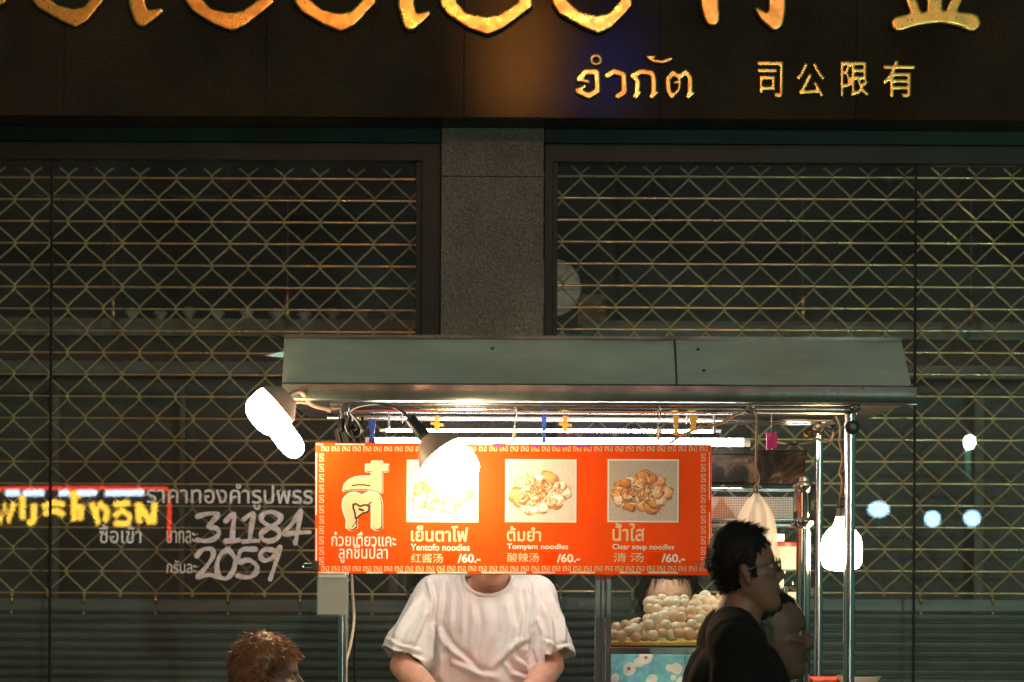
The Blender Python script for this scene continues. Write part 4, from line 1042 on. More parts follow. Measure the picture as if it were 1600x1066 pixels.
# ---- small things tied along the rail
def tie(px, y0, y1, w, m, lab, kind):
    a, b = P(px, y0, 7.44), P(px, y1, 7.42); s = 7.43/FPX
    t = thing('plastic_tie', lab, 'tie', tuple(b))
    if kind == 'band':
        mb = MB(); pts = [(-w*.5, 0), (-w*.42, -.35), (-w*.2, -.5), (-w*.45, -1), (w*.45, -1), (w*.2, -.5), (w*.42, -.35), (w*.5, 0)]
        q = [(a.x+x*s, a.z+y*(a.z-b.z)) for x, y in pts]; slab(mb, [ccw(q)], 7.425, .004)
        mb.build('strap', M[m], t)
        MB().bbox((a.x-w*.35*s, 7.421, a.z-.56*(a.z-b.z)), (a.x+w*.35*s, 7.432, a.z-.44*(a.z-b.z)), .001).build('knot', M[m], t)
    elif kind == 'cross':
        mb = MB().bbox((a.x-w*.28*s, 7.425, b.z), (a.x+w*.28*s, 7.430, a.z), .001); mb.build('strap', M[m], t)
        MB().add([(a.x-w*.75*s, 7.422, a.z-.40*(a.z-b.z)), (a.x+w*.8*s, 7.422, a.z-.52*(a.z-b.z)), (a.x+w*.8*s, 7.422, a.z-.70*(a.z-b.z)), (a.x-w*.75*s, 7.422, a.z-.58*(a.z-b.z)),
                  (a.x-w*.75*s, 7.4245, a.z-.40*(a.z-b.z)), (a.x+w*.8*s, 7.4245, a.z-.52*(a.z-b.z)), (a.x+w*.8*s, 7.4245, a.z-.70*(a.z-b.z)), (a.x-w*.75*s, 7.4245, a.z-.58*(a.z-b.z))],
                 [(0, 3, 2, 1), (4, 5, 6, 7), (0, 1, 5, 4), (1, 2, 6, 5), (2, 3, 7, 6), (3, 0, 4, 7)]).build('knot', M[m], t)
    else:
        MB().tube(smooth_pl([(a.x, 7.452, a.z+.012), (a.x+.004, 7.43, a.z), (a.x-.003, 7.43, (a.z+b.z)/2), (a.x, 7.428, b.z)], 5), .0022, 8).build('hook', M['steel'], t, smooth=True)
        zc_ = a.z-.62*(a.z-b.z); MB().bbox((a.x-.010, 7.418, zc_-.008), (a.x+.008, 7.432, zc_+.006), .003).build('clip', M['bowl'], t)
        MB().tube([(a.x-.006, 7.42, b.z-.006), (a.x-.004, 7.422, zc_-.004)], .003, 8).build('tail', M['yellow'], t)
tie(683, 650, 674, 13, 'yellow', 'yellow plastic tie knotted above the gooseneck lamp', 'cross')
tie(805, 641, 692, 8, 'bowl', 'steel hook with white clip above the tomyam photo', 'hook')
tie(883, 650, 675, 13, 'yellow', 'wide yellow plastic band on the rail beside the blue tie', 'cross')
tie(850, 650, 692, 8, 'blue', 'blue plastic tie holding the menu board to the rail', 'band')
tie(1030, 641, 692, 8, 'bowl', 'steel hook with white clip above the clear soup photo', 'hook')
tie(1056, 650, 680, 10, 'yellow', 'thin twisted yellow tie right of the second hook', 'band')
tie(1083, 650, 674, 14, 'yellow', 'flared yellow tie at the right end above the menu board', 'band')
tie(582, 655, 692, 12, 'blue', 'dark blue tie at the left end above the menu board', 'band')
p = P(1205, 660, 7.6)
t = thing('rubber_bands', 'bunch of magenta rubber bands hanging on a thread under the rail', 'rubber bands', tuple(P(1205, 700, 7.6)))
for i in range(6):
    x_ = 1198+i*2.8; pts = [P(x_, 676+random.uniform(-2, 2), 7.6+.004*(i % 3)), P(x_+1, 690, 7.598), P(x_+.5, 702+random.uniform(-2, 2), 7.6)]
    MB().tube(pts, .0028, 8).build('band', M['pink'], t, smooth=True)
MB().tube([P(1205, 680, 7.6), P(1206, 645, 7.5)], .001, 6).build('thread', M['cable'], t)
def cable(pl, r, m, lab, Y=7.45):
    pts = smooth_pl([tuple(P(q[0], q[1], q[2] if len(q) > 2 else Y)) for q in pl], 6)
    return tag(MB().tube(pts, r, 8).build('cable', M[m], loc=pts[0], smooth=True), lab, 'cable')
cable([(1172, 638), (1150, 648), (1125, 662), (1098, 668), (1070, 678), (1046, 693)], .0042, 'cable', 'brown cable running from the rail down to the menu board')
cable([(1302, 668, 7.6), (1300, 684, 7.7), (1288, 690, 7.9), (1276, 686, 8.05), (1268, 690, 8.05), (1240, 694, 7.9), (1213, 690, 7.7), (1208, 688, 7.62)], .0042, 'cable', 'looped brown cable between the two right posts')
cable([(1268, 676, 8.0), (1262, 682, 7.98), (1258, 678, 7.98), (1264, 672, 8.0), (1280, 676, 8.02), (1288, 664, 7.9), (1300, 660, 7.6)], .005, 'brass', 'short brassy cable knot at the top of the rear post')
cable([(549, 892, 7.52), (551, 930, 7.52), (553, 970, 7.52), (547, 1010, 7.5), (541, 1035, 7.49), (540, 1080, 7.49), (540, 1250, 7.49)], .0045, 'wcable', 'cream cable hanging beside the left post under the card')
cable([(553, 892, 7.53), (552, 930, 7.53), (555, 980, 7.53), (554, 1030, 7.53), (555, 1080, 7.53), (553, 1250, 7.53)], .004, 'rubber', 'black cable hanging right of the cream cable')
# plastic bag on a cord
t = thing('plastic_bag', 'thin white plastic bag hanging on a cord above the dark haired man', 'bag', tuple(P(1183, 815, 7.3)))
MB().tube(smooth_pl([tuple(P(1176, 640, 7.44)), tuple(P(1182, 652, 7.38)), tuple(P(1182, 690, 7.32)), tuple(P(1181, 735, 7.3)), tuple(P(1183, 760, 7.3)), tuple(P(1183, 785, 7.3))], 5), .0034, 8).build('cord', M['cable'], t, smooth=True)
MB().tube(smooth_pl([tuple(P(1180, 728, 7.297)), tuple(P(1186, 748, 7.297)), tuple(P(1178, 765, 7.297)), tuple(P(1184, 772, 7.297))], 5), .003, 8).build('knot', M['cable'], t, smooth=True)
mb = MB(); vs = []; fs = []; seg = 60; rings = [(770, 3), (776, 7), (784, 13), (795, 19), (806, 23), (820, 26), (840, 28), (860, 28), (872, 24), (880, 10)]
for y_, r in rings:
    cc = P(1182, y_, 7.3)
    for j in range(seg):
        an = 2*PI*j/seg; rr = r*7.3/FPX*(1+.20*math.sin(an*7+y_*.02)+.08*math.sin(an*13+y_*.05))
        vs.append((cc.x+rr*math.cos(an), cc.y+rr*math.sin(an)*.8, cc.z))
for i in range(len(rings)-1):
    for j in range(seg): fs.append((i*seg+j, (i+1)*seg+j, (i+1)*seg+(j+1) % seg, i*seg+(j+1) % seg))
fs.append(tuple((len(rings)-1)*seg+j for j in range(seg))); mb.add(vs, fs).build('bag_film', M['bag'], t, smooth=True)

# ---- bowls and trays at the right end of the cart
bz = 1.012; cx = P(1342, 1050, 7.6).x; k = 7.6/FPX
nb = 8; ztopb = P(0, 1049, 7.6).z; step = (ztopb-.052-bz)/(nb-1)
for i in range(nb):
    z = bz+i*step
    mb = MB(); R = 34.5*k
    mb.lathe([(.030, 0), (.034, .004), (.034, .010), (R*.75, .022), (R*.96, .044), (R, .052), (R*.965, .052), (R*.92, .044), (R*.70, .025), (.028, .014), (.001, .013)], (cx, 7.6, z), seg=36)
    lab = 'cream melamine bowl on top of the stack at the right end of the cart' if i == nb-1 else 'cream melamine bowl in the stack under the topmost bowl'
    tag(mb.build('bowl', M['bowl'], loc=(cx, 7.6, z), smooth=True), lab, 'bowl', 'stacked cream bowls')
x0_, x1_ = P(1271, 0, 7.68).x, P(1324, 0, 7.68).x; n_ = 14; zt_ = P(0, 1052, 7.68).z; h_ = (zt_-bz)/n_
for i in range(n_):
    o = MB().bbox((x0_, 7.62, bz+i*h_+.001), (x1_, 7.78, bz+(i+1)*h_-.001), .004).build('plastic_tray', M['striped'] if i % 2 else M['bowl'], loc=(x0_, 7.7, bz+i*h_))
    lab = ('topmost flat red tray of the stack beside the bowls' if i == n_-1 else 'flat red tray in the striped stack beside the bowls') if i % 2 else 'flat cream tray in the striped stack beside the bowls'
    tag(o, lab, 'tray', 'striped stack of trays')
# pot, ladle pan and chopping board on the counter below the picture
t = thing('soup_pot', 'steel soup pot on the cart counter in front of the cook', 'pot', (-.1, 7.72, 1.012))
MB().lathe([(.12, 0), (.13, .006), (.13, .10), (.136, .104), (.128, .106), (.124, .012), (.001, .010)], (-.1, 7.72, 1.012), seg=32).build('pot', M['steel'], t, smooth=True)
MB().lathe([(.123, .07), (.001, .072)], (-.1, 7.72, 1.012), seg=32).build('broth', M['cream'], t)

# ================================================================== PEOPLE
HEAD = [(0.0, .30, .10, .07), (.02, .385, .06, .14), (.06, .415, .0, .19), (.12, .415, -.08, .23), (.18, .395, -.16, .255), (.24, .415, -.25, .275), (.32, .42, -.35, .30), (.42, .415, -.42, .325),
        (.50, .39, -.455, .335), (.57, .425, -.47, .34), (.66, .415, -.475, .34), (.75, .37, -.46, .33), (.84, .29, -.41, .295), (.91, .18, -.33, .235), (.965, .05, -.22, .15), (.995, -.06, -.13, .05)]
def head_shapes(mb, Mx, nose=1.0):
    """closed head volumes in head space (forward, side, up; unit = head height) mapped by Mx"""
    seg = 28; vs = []; fs = []
    for (z, f, b, w) in HEAD:
        c = (f+b)/2; a = (f-b)/2
        for k in range(seg):
            t_ = 2*PI*k/seg; ct, st = math.cos(t_), math.sin(t_)
            e = .86
            vs.append(Mx @ Vector((c+a*math.copysign(abs(ct)**e, ct), w*math.copysign(abs(st)**e, st), z)))
    n = len(HEAD)
    for i in range(n-1):
        for k in range(seg): fs.append((i*seg+k, i*seg+(k+1) % seg, (i+1)*seg+(k+1) % seg, (i+1)*seg+k))
    fs.append(tuple(reversed(range(seg)))); fs.append(tuple((n-1)*seg+k for k in range(seg))); mb.add(vs, fs)
    H = (Mx @ Vector((0, 0, 1))-Mx @ Vector((0, 0, 0))).length
    T_ = lambda *p: Mx @ Vector(p)
    mb.cap(T_(.40, 0, .53), T_(.40+.115*nose, 0, .375), .030*H, .048*H, 10)
    mb.cap(T_(.42+.085*nose, 0, .365), T_(.40, 0, .335), .046*H, .035*H, 10)
    for s in (-1, 1):
        mb.cap(T_(.43+.02*nose, s*.055, .350), T_(.40, s*.06, .355), .028*H, .024*H, 8)
        mb.cap(T_(.40, s*.06, .575), T_(.33, s*.22, .560), .028*H, .022*H, 8)           # brow
        mb.cap(T_(.34, s*.20, .42), T_(.24, s*.28, .44), .045*H, .04*H, 8)              # cheek
        mb.cap(T_(-.03, s*.335, .36), T_(-.07, s*.365, .54), .030*H, .050*H, 8)         # ear
        mb.cap(T_(-.08, s*.365, .45), T_(-.10, s*.37, .56), .030*H, .034*H, 8)
    for zz, rr, ff in ((.250, .026, .425), (.208, .030, .418)):
        mb.cap(T_(ff-.03, -.085, zz), T_(ff, 0, zz), rr*.6*H, rr*H, 8); mb.cap(T_(ff, 0, zz), T_(ff-.03, .085, zz), rr*H, rr*.6*H, 8)
def finger(mb, a, d, n, L, r, curl):
    p = Vector(a); d = Vector(d).normalized(); n = Vector(n).normalized(); ax = d.cross(n)
    for j, fr_ in enumerate((.45, .32, .23)):
        q = p+d*L*fr_; mb.cap(p, q, r*(1-.1*j), r*(.92-.1*j), 8); p = q; d = Matrix.Rotation(curl, 3, ax) @ d
def hand(mb, wrist, d, n, side=1):
    """palm with four fingers and a thumb leaving its side; d along the hand, n palm normal"""
    w = Vector(wrist); d = Vector(d).normalized(); n = (Vector(n)-d*Vector(n).dot(d)).normalized(); s = d.cross(n)*side
    for j in range(4):
        o = (j-1.5)*.021; mb.cap(w+d*.012+s*o*.7, w+d*.085+s*o, .016, .012, 8)
        finger(mb, w+d*.088+s*o, d+s*o*2, n, (.068, .078, .073, .056)[j], (.0092, .0095, .0092, .008)[j], .35)
    finger(mb, w+d*.03-s*.032, d*.75-s*.7, n, .075, .0105, .25)
def fix_eyes(me, Mx):
    inv = Mx.inverted()
    fwd = (Mx.to_3x3() @ Vector((1, 0, 0))).normalized(); H = (Mx @ Vector((0, 0, 1))-Mx @ Vector((0, 0, 0))).length
    for v in me.vertices:
        q = inv @ v.co
        if q.x > .2:
            for s in (-1, 1):
                d2 = ((q.y-s*.135)/.075)**2+((q.z-.50)/.045)**2
                if d2 < 4: v.co -= fwd*.035*H*math.exp(-d2)
def eyes(Mx, parent):
    H = (Mx @ Vector((0, 0, 1))-Mx @ Vector((0, 0, 0))).length; R3 = Mx.to_3x3().normalized()
    for s in (-1, 1):
        c = Mx @ Vector((.322, s*.135, .495))
        e = MB().ell(c, (.046*H,)*3, 16, 10).build('eye', M['eye'], parent, smooth=True)
        MB().ell(Mx @ Vector((.352, s*.138, .495)), (.020*H, .030*H, .028*H), 12, 8, R3).build('iris', M['iris'], e, smooth=True)
def hair_on(me, Mx, parent, m, region, thick, n, length, comb, jit=.35, width=.0009, seed=1, name='hair'):
    """cap of hair grown from the head's own surface plus loose strands"""
    rnd = random.Random(seed); inv = Mx.inverted(); H = (Mx @ Vector((0, 0, 1))-Mx @ Vector((0, 0, 0))).length
    keep = {}
    me.update(); vn = [v.normal.copy() for v in me.vertices]; cos = [v.co.copy() for v in me.vertices]
    loc = [inv @ c for c in cos]
    wgt = [region(q) if -.05 < q.z < 1.1 and -.6 < q.x < .6 and abs(q.y) < .5 else -1 for q in loc]
    mb = MB(); idx = {}; fs = []; pool = []
    for p in me.polygons:
        if min(wgt[i] for i in p.vertices) > 0:
            fs.append(tuple(p.vertices)); pool.append(p.index)
    used = sorted({i for f in fs for i in f}); mp = {u: k for k, u in enumerate(used)}
    vs = [cos[u]+vn[u]*(thick*min(1, wgt[u]*4)*(1+.5*noise.noise(cos[u]*55))+.001) for u in used]
    mb.add(vs, [tuple(mp[i] for i in f) for f in fs])
    R3 = Mx.to_3x3()
    if pool:
        for _ in range(n):
            p = me.polygons[rnd.choice(pool)]; i = rnd.choice(p.vertices); base = cos[i]+vn[i]*thick*.5+Vector((rnd.uniform(-1, 1), rnd.uniform(-1, 1), rnd.uniform(-1, 1)))*.004
            q = loc[i]; c, up, L = comb(q); L = L*length*rnd.uniform(.6, 1.25)
            d = (R3 @ Vector(c)).normalized(); d0 = (vn[i]*up+d*(1-up)+Vector((rnd.gauss(0, jit), rnd.gauss(0, jit), rnd.gauss(0, jit)))).normalized()
            d1 = (d0+d*.8+vn[i]*.1).normalized(); pts = [base, base+d0*L*.4, base+d0*L*.4+d1*L*.35, base+d0*L*.4+d1*L*.35+(d1+d*.5+Vector((0, 0, -.15))).normalized()*L*.3]
            sd = d0.cross(Vector((rnd.gauss(0, 1), rnd.gauss(0, 1), rnd.gauss(0, 1)))).normalized(); w = width*rnd.uniform(.6, 1.3)
            ws = (w, w, w*.75, w*.15); vv = []
            for a_, w_ in zip(pts, ws): vv += [a_-sd*w_, a_+sd*w_]
            mb.add(vv, [(0, 1, 3, 2), (2, 3, 5, 4), (4, 5, 7, 6)])
    return mb.build(name, m, parent, smooth=True)
def face_matrix(chin, H, yaw, pitch=0, tilt=0, dep=1.0):
    """head space -> world; yaw 0 faces +X, pitch lowers the face"""
    R3 = Matrix.Rotation(yaw, 3, 'Z') @ Matrix.Rotation(pitch, 3, 'Y') @ Matrix.Rotation(tilt, 3, 'X')
    Mx = R3.to_4x4() @ Matrix.Diagonal((H*dep, H, H, 1))
    return Matrix.Translation(Vector(chin)-(Mx @ Vector((.3, 0, .0)))) @ Mx

def stander(label, x, y, yaw, h, H, hair_mat, skin, shirt, chin, pitch, lean=.0, tilt=0, region=None, hair=(.012, 1500, .03), comb=None, shw=.19, seed=1, trs='trousers', neckr=.055, hjit=.35, arm_out=.03, nose=.85, dep=.9):
    """standing person, arms hanging, built round the point where chin sits"""
    root = thing('person', label, 'person', (x, y, 0))
    F = Vector((math.cos(yaw), math.sin(yaw), 0)); S = Vector((-math.sin(yaw), math.cos(yaw), 0)); U = Vector((0, 0, 1)); O = Vector((x, y, 0))
    Mx = face_matrix(chin, H, yaw, pitch, tilt, dep)
    nk = Mx @ Vector((-.10, 0, .18)); shz = nk.z-.115; sc_ = O+U*shz+F*((nk-O).dot(F)-.03)
    hipz = .52*h; hip = O+U*hipz
    b = MB(); head_shapes(b, Mx, nose)
    b.cap(sc_+U*.03, nk, neckr*1.08, neckr, 14); b.cap(sc_, nk+F*.0, neckr*1.1, neckr*.95, 14)
    def torso(mb, g):
        for s in (-1, 1):
            mb.cap(sc_+S*s*.04+U*.035, sc_+S*s*(shw-.03), .055+g, .062+g, 14)
            mb.cap(sc_+S*s*.09-U*.10, hip+S*s*.07+U*.1, .105+g, .095+g, 14)
        mb.cap(sc_-U*.10+F*.02, hip+U*.12+F*.01, .115+g, .11+g, 16)
    torso(b, 0.0)
    ends = []
    for s in (-1, 1):
        e = sc_+S*s*(shw+arm_out)-U*.29-F*.02; w = e-U*.24+F*.07
        b.cap(sc_+S*s*shw, e, .047, .038); b.cap(e, w, .038, .027); hand(b, w, (F*.15-U), F*.2-S*s, s)
        ends.append((sc_+S*s*shw, e))
        kn = hip+S*s*.085-U*(hipz*.47)+F*.02; an = hip+S*s*.09-U*(hipz-.09)
        b.cap(hip+S*s*.08, kn, .085, .058); b.cap(kn, an, .056, .036); b.cap(an-U*.04-F*.03, an-U*.05+F*.14, .036, .028)
    me = vox(b, .0052, 5); fix_eyes(me, Mx)
    body = link_mesh(me, 'body', M[skin], root, smooth=True)
    mw = me.copy(); mw.transform(Matrix.Translation(OFF[root.name]))
    if hair: hair_on(mw, Mx, root, M[hair_mat], region, hair[0], hair[1], hair[2], comb, hjit, seed=seed)
    bpy.data.meshes.remove(mw)
    eyes(Mx, root)
    s_ = MB(); torso(s_, .014)
    for (a, e) in ends: s_.cap(a, a+(e-a)*.95, .066, .058)
    sm = vox(s_, .009, 6)
    for v in sm.vertices: v.co += v.normal*.006*noise.noise(v.co*9)+v.normal*.003*noise.noise(v.co*25)
    link_mesh(sm, 'shirt', M[shirt], root, smooth=True)
    MB().tube([sc_+U*.050+F*.010+(F*math.cos(a)*.060+S*math.sin(a)*.060)+U*(-.028*math.cos(a)) for a in [2*PI*k/28 for k in range(28)]], .0065, 8, closed=True).build('collar', M[shirt], root, smooth=True)
    t_ = MB()
    for s in (-1, 1):
        kn = hip+S*s*.085-U*(hipz*.47)+F*.02; an = hip+S*s*.09-U*(hipz-.09)
        t_.cap(hip+S*s*.07+U*.08, kn, .105, .075); t_.cap(kn, an, .073, .055)
    link_mesh(vox(t_, .010, 5), 'trousers', M[trs], root, smooth=True)
    for s in (-1, 1):
        an = hip+S*s*.09-U*(hipz-.09); q = MB().cap(an-U*.045-F*.05, an-U*.052+F*.15, .042, .034); link_mesh(vox(q, .008, 4), 'shoe', M['shoe'], root, smooth=True)
    return root, Mx, sc_, F, S

def short_back(q):      # hair region: top, back and sides, a sideburn before the ear
    line = .72 if q.x > .30 else (.60+(q.x-.12)*.65 if q.x > .12 else (.40 if q.x > .0 else (.55 if q.x > -.12 else .26+.1*(q.x+.45))))
    return q.z-line-.045*noise.noise(Vector((q.x*14, q.y*14, q.z*14)))
# dark haired man with glasses walking to the right
YM = 6.0
chin = P(1209, 956, YM)
H = (P(0, 816, YM).z-P(0, 960, YM).z)*1.0
def comb_q(q): return ((.9, 0, .12), .22, 1.0) if q.z > .84 else ((-.5, 0, -.6), .25, .55)
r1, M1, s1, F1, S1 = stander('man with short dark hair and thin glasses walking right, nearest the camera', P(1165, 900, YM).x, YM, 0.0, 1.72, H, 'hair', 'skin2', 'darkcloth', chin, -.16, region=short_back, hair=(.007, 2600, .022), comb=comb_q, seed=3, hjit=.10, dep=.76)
def spectacles(Mx, root):
    gl = MB()
    for s in (-1, 1):
        c = Vector((.475, s*.135, .50)); pts = [Mx @ Vector((c.x+.01*math.cos(a), c.y+.105*math.copysign(abs(math.cos(a))**.7, math.cos(a)), c.z+.066*math.copysign(abs(math.sin(a))**.7, math.sin(a)))) for a in [2*PI*k/28 for k in range(28)]]
        gl.tube(pts, .0017, 6, closed=True)
        gl.tube([Mx @ Vector((.475, s*.24, .53)), Mx @ Vector((.44, s*.33, .535)), Mx @ Vector((.1, s*.375, .515)), Mx @ Vector((-.08, s*.385, .50)), Mx @ Vector((-.16, s*.38, .44))], .0019, 6)
    gl.tube([Mx @ Vector((.485, -.035, .515)), Mx @ Vector((.505, 0, .53)), Mx @ Vector((.485, .035, .515))], .0017, 6)
    o = gl.build('glasses_frame', M['black'], root, smooth=True)
    for s in (-1, 1):
        q = [Mx @ Vector((.475, s*.135+.10*math.cos(a), .50+.062*math.sin(a))) for a in [2*PI*k/20 for k in range(20)]]
        f = (Mx.to_3x3() @ Vector((1, 0, 0))).normalized()*.0006
        MB().add(q+[v+f for v in q], [tuple(range(20)), tuple(reversed(range(20, 40)))]+[(k, k+20, (k+1) % 20+20, (k+1) % 20) for k in range(20)]).build('lens', M['cabglass'], o)
spectacles(M1, r1)
# second man just beyond him
YN = 6.42
chin = P(1243, 1062, YN); H2 = P(0, 914, YN).z-P(0, 1060, YN).z
def receding(q):
    q = Vector((q.x, q.y, q.z-.03*noise.noise(Vector((q.x*14, q.y*14, q.z*14)))))
    line = .82 if q.x > .12 else (.62+(q.x+.12)*.5 if q.x > -.12 else .26+.1*(q.x+.45))
    return q.z-line
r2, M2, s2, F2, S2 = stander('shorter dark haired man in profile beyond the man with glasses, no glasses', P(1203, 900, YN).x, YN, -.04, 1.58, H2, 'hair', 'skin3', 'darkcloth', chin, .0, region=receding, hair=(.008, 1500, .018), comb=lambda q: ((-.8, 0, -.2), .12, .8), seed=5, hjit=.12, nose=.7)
# person at the lower left, looking to the right
YK = 6.75
chin = P(452, 1122, YK); H3 = P(0, 991, YK).z-P(0, 1120, YK).z
def kid_region(q):
    line = .74 if q.x > .28 else (.50+(q.x-.0)*.7 if q.x > .05 else (.42 if q.x > -.1 else .15))
    return q.z-line
r3, M3, s3, F3, S3 = stander('short person with tousled brown hair looking towards the cart at lower left', P(410, 1000, YK).x, YK, .05, 1.42, H3, 'lit_brownhair', 'skin2', 'darkcloth', chin, .0, region=kid_region, hair=(.010, 7000, .030), comb=lambda q: ((.35 if q.x > 0 else -.5, 0, -.45), .45, .9), seed=9, shw=.16, neckr=.045, hjit=.42, dep=.84)
# woman behind the cabinet
YW = 8.42
chin = P(1047, 986, YW); H4 = .235
def long_region(q):
    line = .76 if q.x > .22 else (.62 if q.x > .12 else (.10 if abs(q.y) > .2 or q.x < 0 else .5))
    return q.z-line
r4, M4, s4, F4, S4 = stander('woman in a blue flowered top standing behind the glass cabinet', P(1047, 1000, YW).x, YW, -PI/2, 1.60, H4, 'hair', 'skin', 'print', chin, .10, region=long_region, hair=(.020, 2200, .05), comb=lambda q: ((-.1, .25*(1 if q.y > 0 else -1), -1), .15, 1.0), seed=12, shw=.18, neckr=.048)

# cook in the white T-shirt
YV = 8.25
def V(px, py, dy=0): return P(px, py, YV+dy)
cook = thing('person', 'cook in a white T-shirt standing behind the menu board, head bowed', 'person', (V(760, 0).x, YV, 0))
mx_ = V(766, 0).x
chin = P(770, 912, YV-.13); Mv = face_matrix(chin, .235, -PI/2, .50)
b = MB(); head_shapes(b, Mv)
nkb = Vector((mx_, YV+.02, V(0, 912).z)); nkt = Mv @ Vector((-.12, 0, .22))
b.cap(nkb-Vector((0, 0, .05)), nkt, .068, .060, 16)
shL, shR = V(678, 936), V(840, 936); elL, elR = V(630, 1040, -.06), V(860, 1040, -.06)
wrL, wrR = Vector((V(705, 0).x, 7.93, 1.10)), Vector((V(818, 0).x, 7.93, 1.10))
for s, e, w, sd in ((shL, elL, wrL, -1), (shR, elR, wrR, 1)):
    b.cap(s, e, .058, .046); b.cap(e, e+(w-e)*.35, .047, .048); b.cap(e+(w-e)*.35, w, .048, .031); hand(b, w, (w-e), (0, -.4, -1), sd)
    b.cap((mx_, YV+.02, s.z+.02), s, .06, .06)
    hp = Vector((mx_+sd*.09, YV+.06, .93)); kn = hp+Vector((0, -.03, -.44)); an = hp+Vector((0, .02, -.83))
    b.cap(hp, kn, .088, .062); b.cap(kn, an, .060, .040); b.cap(an+Vector((0, .03, -.04)), an+Vector((0, -.14, -.055)), .038, .03)
b.cap((mx_, YV+.03, 1.36), (mx_, YV+.06, .95), .13, .13, 16)
me = vox(b, .0052, 5); fix_eyes(me, Mv)
link_mesh(me, 'body', M['skin'], cook, smooth=True)
mw = me.copy(); mw.transform(Matrix.Translation(OFF[cook.name]))
hair_on(mw, Mv, cook, M['hair'], short_back, .012, 1500, .03, lambda q: ((.2, 0, .2), .5, 1), seed=21); bpy.data.meshes.remove(mw); eyes(Mv, cook)
# T-shirt: loft of the trunk, shoulders and wide sleeves
sh = MB(); seg = 36
sl_ = [(1.545, .115, .070, .03), (1.525, .165, .095, .02), (1.49, .205, .115, .01), (1.44, .218, .130, .0), (1.38, .212, .142, -.005), (1.30, .200, .150, -.005), (1.20, .197, .155, .0), (1.10, .200, .160, .01), (1.0, .205, .16, .02), (.90, .21, .155, .03)]
vs = []; fs = []
for z, w, d_, dy in sl_:
    for k_ in range(seg):
        a = 2*PI*k_/seg; vs.append((mx_+w*math.copysign(abs(math.cos(a))**.8, math.cos(a)), YV+.02+dy+d_*math.copysign(abs(math.sin(a))**.9, math.sin(a)), z))
n = len(sl_)
for i in range(n-1):
    for k_ in range(seg): fs.append((i*seg+k_, (i+1)*seg+k_, (i+1)*seg+(k_+1) % seg, i*seg+(k_+1) % seg))
fs.append(tuple(range(seg))); fs.append(tuple(reversed([(n-1)*seg+k_ for k_ in range(seg)]))); sh.add(vs, fs)
slv = []
for s, e, tx in ((shL, elL, -1), (shR, elR, 1)):
    top = s+Vector((tx*-.005, .01, .012)); end = s+(e-s)*.90+Vector((tx*.004, 0, .0)); ax = (end-top).normalized()
    sh.cap((mx_+tx*.07, YV+.03, s.z+.035), top, .062, .072, 18)
    sh.cap(top, end, .072, .090, 22); slv.append((end, ax))
sm = vox(sh, .0050, 7)
bm = bmesh.new(); bm.from_mesh(sm)
dele = []
for f in bm.faces:
    c_ = f.calc_center_median()
    for (end, ax), el_ in zip(slv, (elL, elR)):
        u_ = (c_-end).dot(ax)
        if u_ > .006*math.sin(c_.x*60) and ((c_-end)-ax*u_).length < .135 and u_ < .16 and abs(c_.x-mx_) > .195: dele.append(f); break
    else:
        q = Vector(((c_.x-mx_-.002)/.083, (c_.y-(YV-.05))/.13, (c_.z-(V(0, 893).z))/.068))
        if q.length < 1: dele.append(f)
bmesh.ops.delete(bm, geom=list(set(dele)), context='FACES')
CR = []   # folds of the cloth in photo pixels: polyline, width px, height mm
def cr(pl_, w, h): CR.append((np.array(pl_, float), w*.72, h))
for pts_, w, h in (([(668, 905), (676, 935), (672, 975)], 5, 9), ([(684, 902), (690, 930), (684, 985)], 5, 8), ([(700, 902), (708, 930), (704, 990)], 5, 7), ([(716, 905), (726, 940), (722, 1000)], 6, 7), ([(735, 930), (742, 975), (735, 1030)], 8, 8),
    ([(668, 950), (655, 985), (640, 1015)], 7, 9), ([(655, 935), (630, 975), (612, 1010)], 8, 8), ([(640, 930), (615, 970), (602, 1000)], 6, 6), ([(606, 1000), (630, 1012), (660, 1018)], 5, 8), ([(612, 1016), (638, 1026), (664, 1034)], 5, 7),
    ([(676, 975), (672, 1005), (668, 1040)], 6, 14), ([(684, 980), (700, 1010), (735, 1040), (760, 1066)], 7, 10), ([(690, 1000), (694, 1040), (690, 1066)], 8, 8), ([(700, 1030), (740, 1050), (780, 1060)], 7, 8),
    ([(760, 940), (765, 990), (750, 1060)], 12, 6), ([(790, 935), (800, 980), (792, 1040)], 9, 8), ([(808, 920), (814, 960), (806, 1020)], 6, 8), ([(822, 912), (826, 950), (822, 1000)], 5, 9), ([(836, 915), (838, 950), (830, 985)], 5, 8),
    ([(828, 985), (822, 1015), (840, 1066)], 6, 12), ([(825, 995), (795, 1015), (770, 1045)], 7, 9), ([(800, 1012), (806, 1030), (830, 1045)], 6, 9), ([(785, 1030), (800, 1052), (830, 1062)], 6, 8), ([(845, 940), (860, 970), (864, 1010), (858, 1040)], 7, 9),
    ([(862, 930), (878, 965), (884, 1005)], 6, 7), ([(850, 1000), (870, 1012), (892, 1010)], 5, 8), ([(856, 1024), (874, 1034), (895, 1030)], 5, 7), ([(838, 960), (850, 990), (852, 1030)], 5, 9)): cr(pts_, w, h)
bm.verts.ensure_lookup_table(); bm.normal_update()
co = np.array([v.co[:] for v in bm.verts]); ppx = 800+co[:, 0]*FPX/co[:, 1]; ppy = HOR+(CZ-co[:, 2])*FPX/co[:, 1]
disp = np.zeros(len(co))
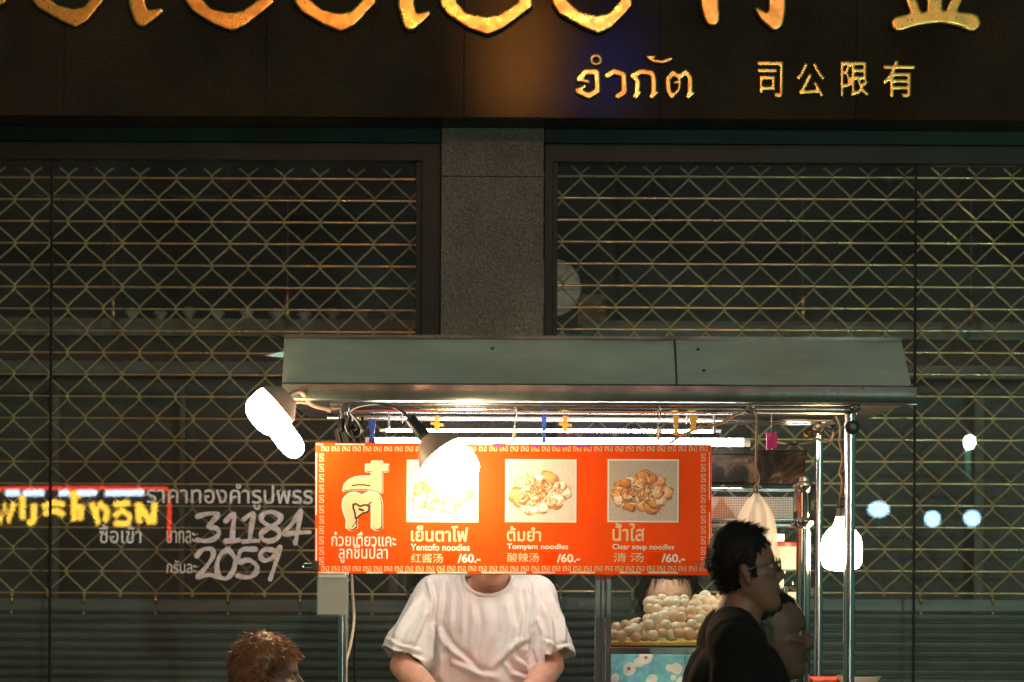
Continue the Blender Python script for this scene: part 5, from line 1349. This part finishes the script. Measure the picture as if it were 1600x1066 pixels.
for pts_, w, h in CR:
    best = np.full(len(co), 1e9); sgn_ = np.zeros(len(co)); tt = np.zeros(len(co))
    for j in range(len(pts_)-1):
        a, c_ = pts_[j], pts_[j+1]; d_ = c_-a; L2 = (d_**2).sum(); u = np.clip(((ppx-a[0])*d_[0]+(ppy-a[1])*d_[1])/L2, 0, 1)
        ex = ppx-(a[0]+u*d_[0]); ey = ppy-(a[1]+u*d_[1]); dd = np.hypot(ex, ey); m_ = dd < best
        best[m_] = dd[m_]; sgn_[m_] = np.sign(ex*d_[1]-ey*d_[0])[m_]; tt[m_] = ((j+u)/(len(pts_)-1))[m_]
    fade = np.clip(np.minimum(tt, 1-tt)*5+.15, 0, 1)
    disp += fade*1.5*h/1000*(np.exp(-(best/w)**2)-.75*np.exp(-((best*sgn_-w*1.5)/(w*.8))**2))
front = np.array([v.normal.y < .25 for v in bm.verts])
for v, d_, fr_ in zip(bm.verts, disp, front):
    k_ = .004*noise.noise(v.co*7)+.0025*noise.noise(v.co*18)
    v.co += v.normal*((d_ if fr_ else 0)+k_)
me = bpy.data.meshes.new('shirt'); bm.to_mesh(me); bm.free()
me = ev_mesh(me, [('SMOOTH', dict(factor=.5, iterations=1)), ('SOLIDIFY', dict(thickness=.0035, offset=-1.0))])
shirt = link_mesh(me, 'shirt', M['tshirt'], cook, smooth=True)
tr_ = MB()
for sd in (-1, 1):
    hp = Vector((mx_+sd*.09, YV+.06, .93)); kn = hp+Vector((0, -.03, -.44)); an = hp+Vector((0, .02, -.83))
    tr_.cap(hp, kn, .11, .08); tr_.cap(kn, an, .078, .058)
    q = MB().cap(an+Vector((0, .05, -.045)), an+Vector((0, -.15, -.058)), .044, .035); link_mesh(vox(q, .008, 4), 'shoe', M['shoe'], cook, smooth=True)
link_mesh(vox(tr_, .010, 5), 'trousers', M['trousers'], cook, smooth=True)
# ribbed neckband following the opening
ring = []
for k_ in range(40):
    a = 2*PI*k_/40; ring.append((mx_+.002+.083*math.cos(a), YV-.042-.052*math.sin(a)*(1 if math.sin(a) > 0 else 1.6), V(0, 898).z-.062*max(0, math.sin(a))+.012*max(0, -math.sin(a))))
MB().tube(ring, .0072, 10, closed=True).build('neckband', M['tshirt'], shirt, smooth=True)
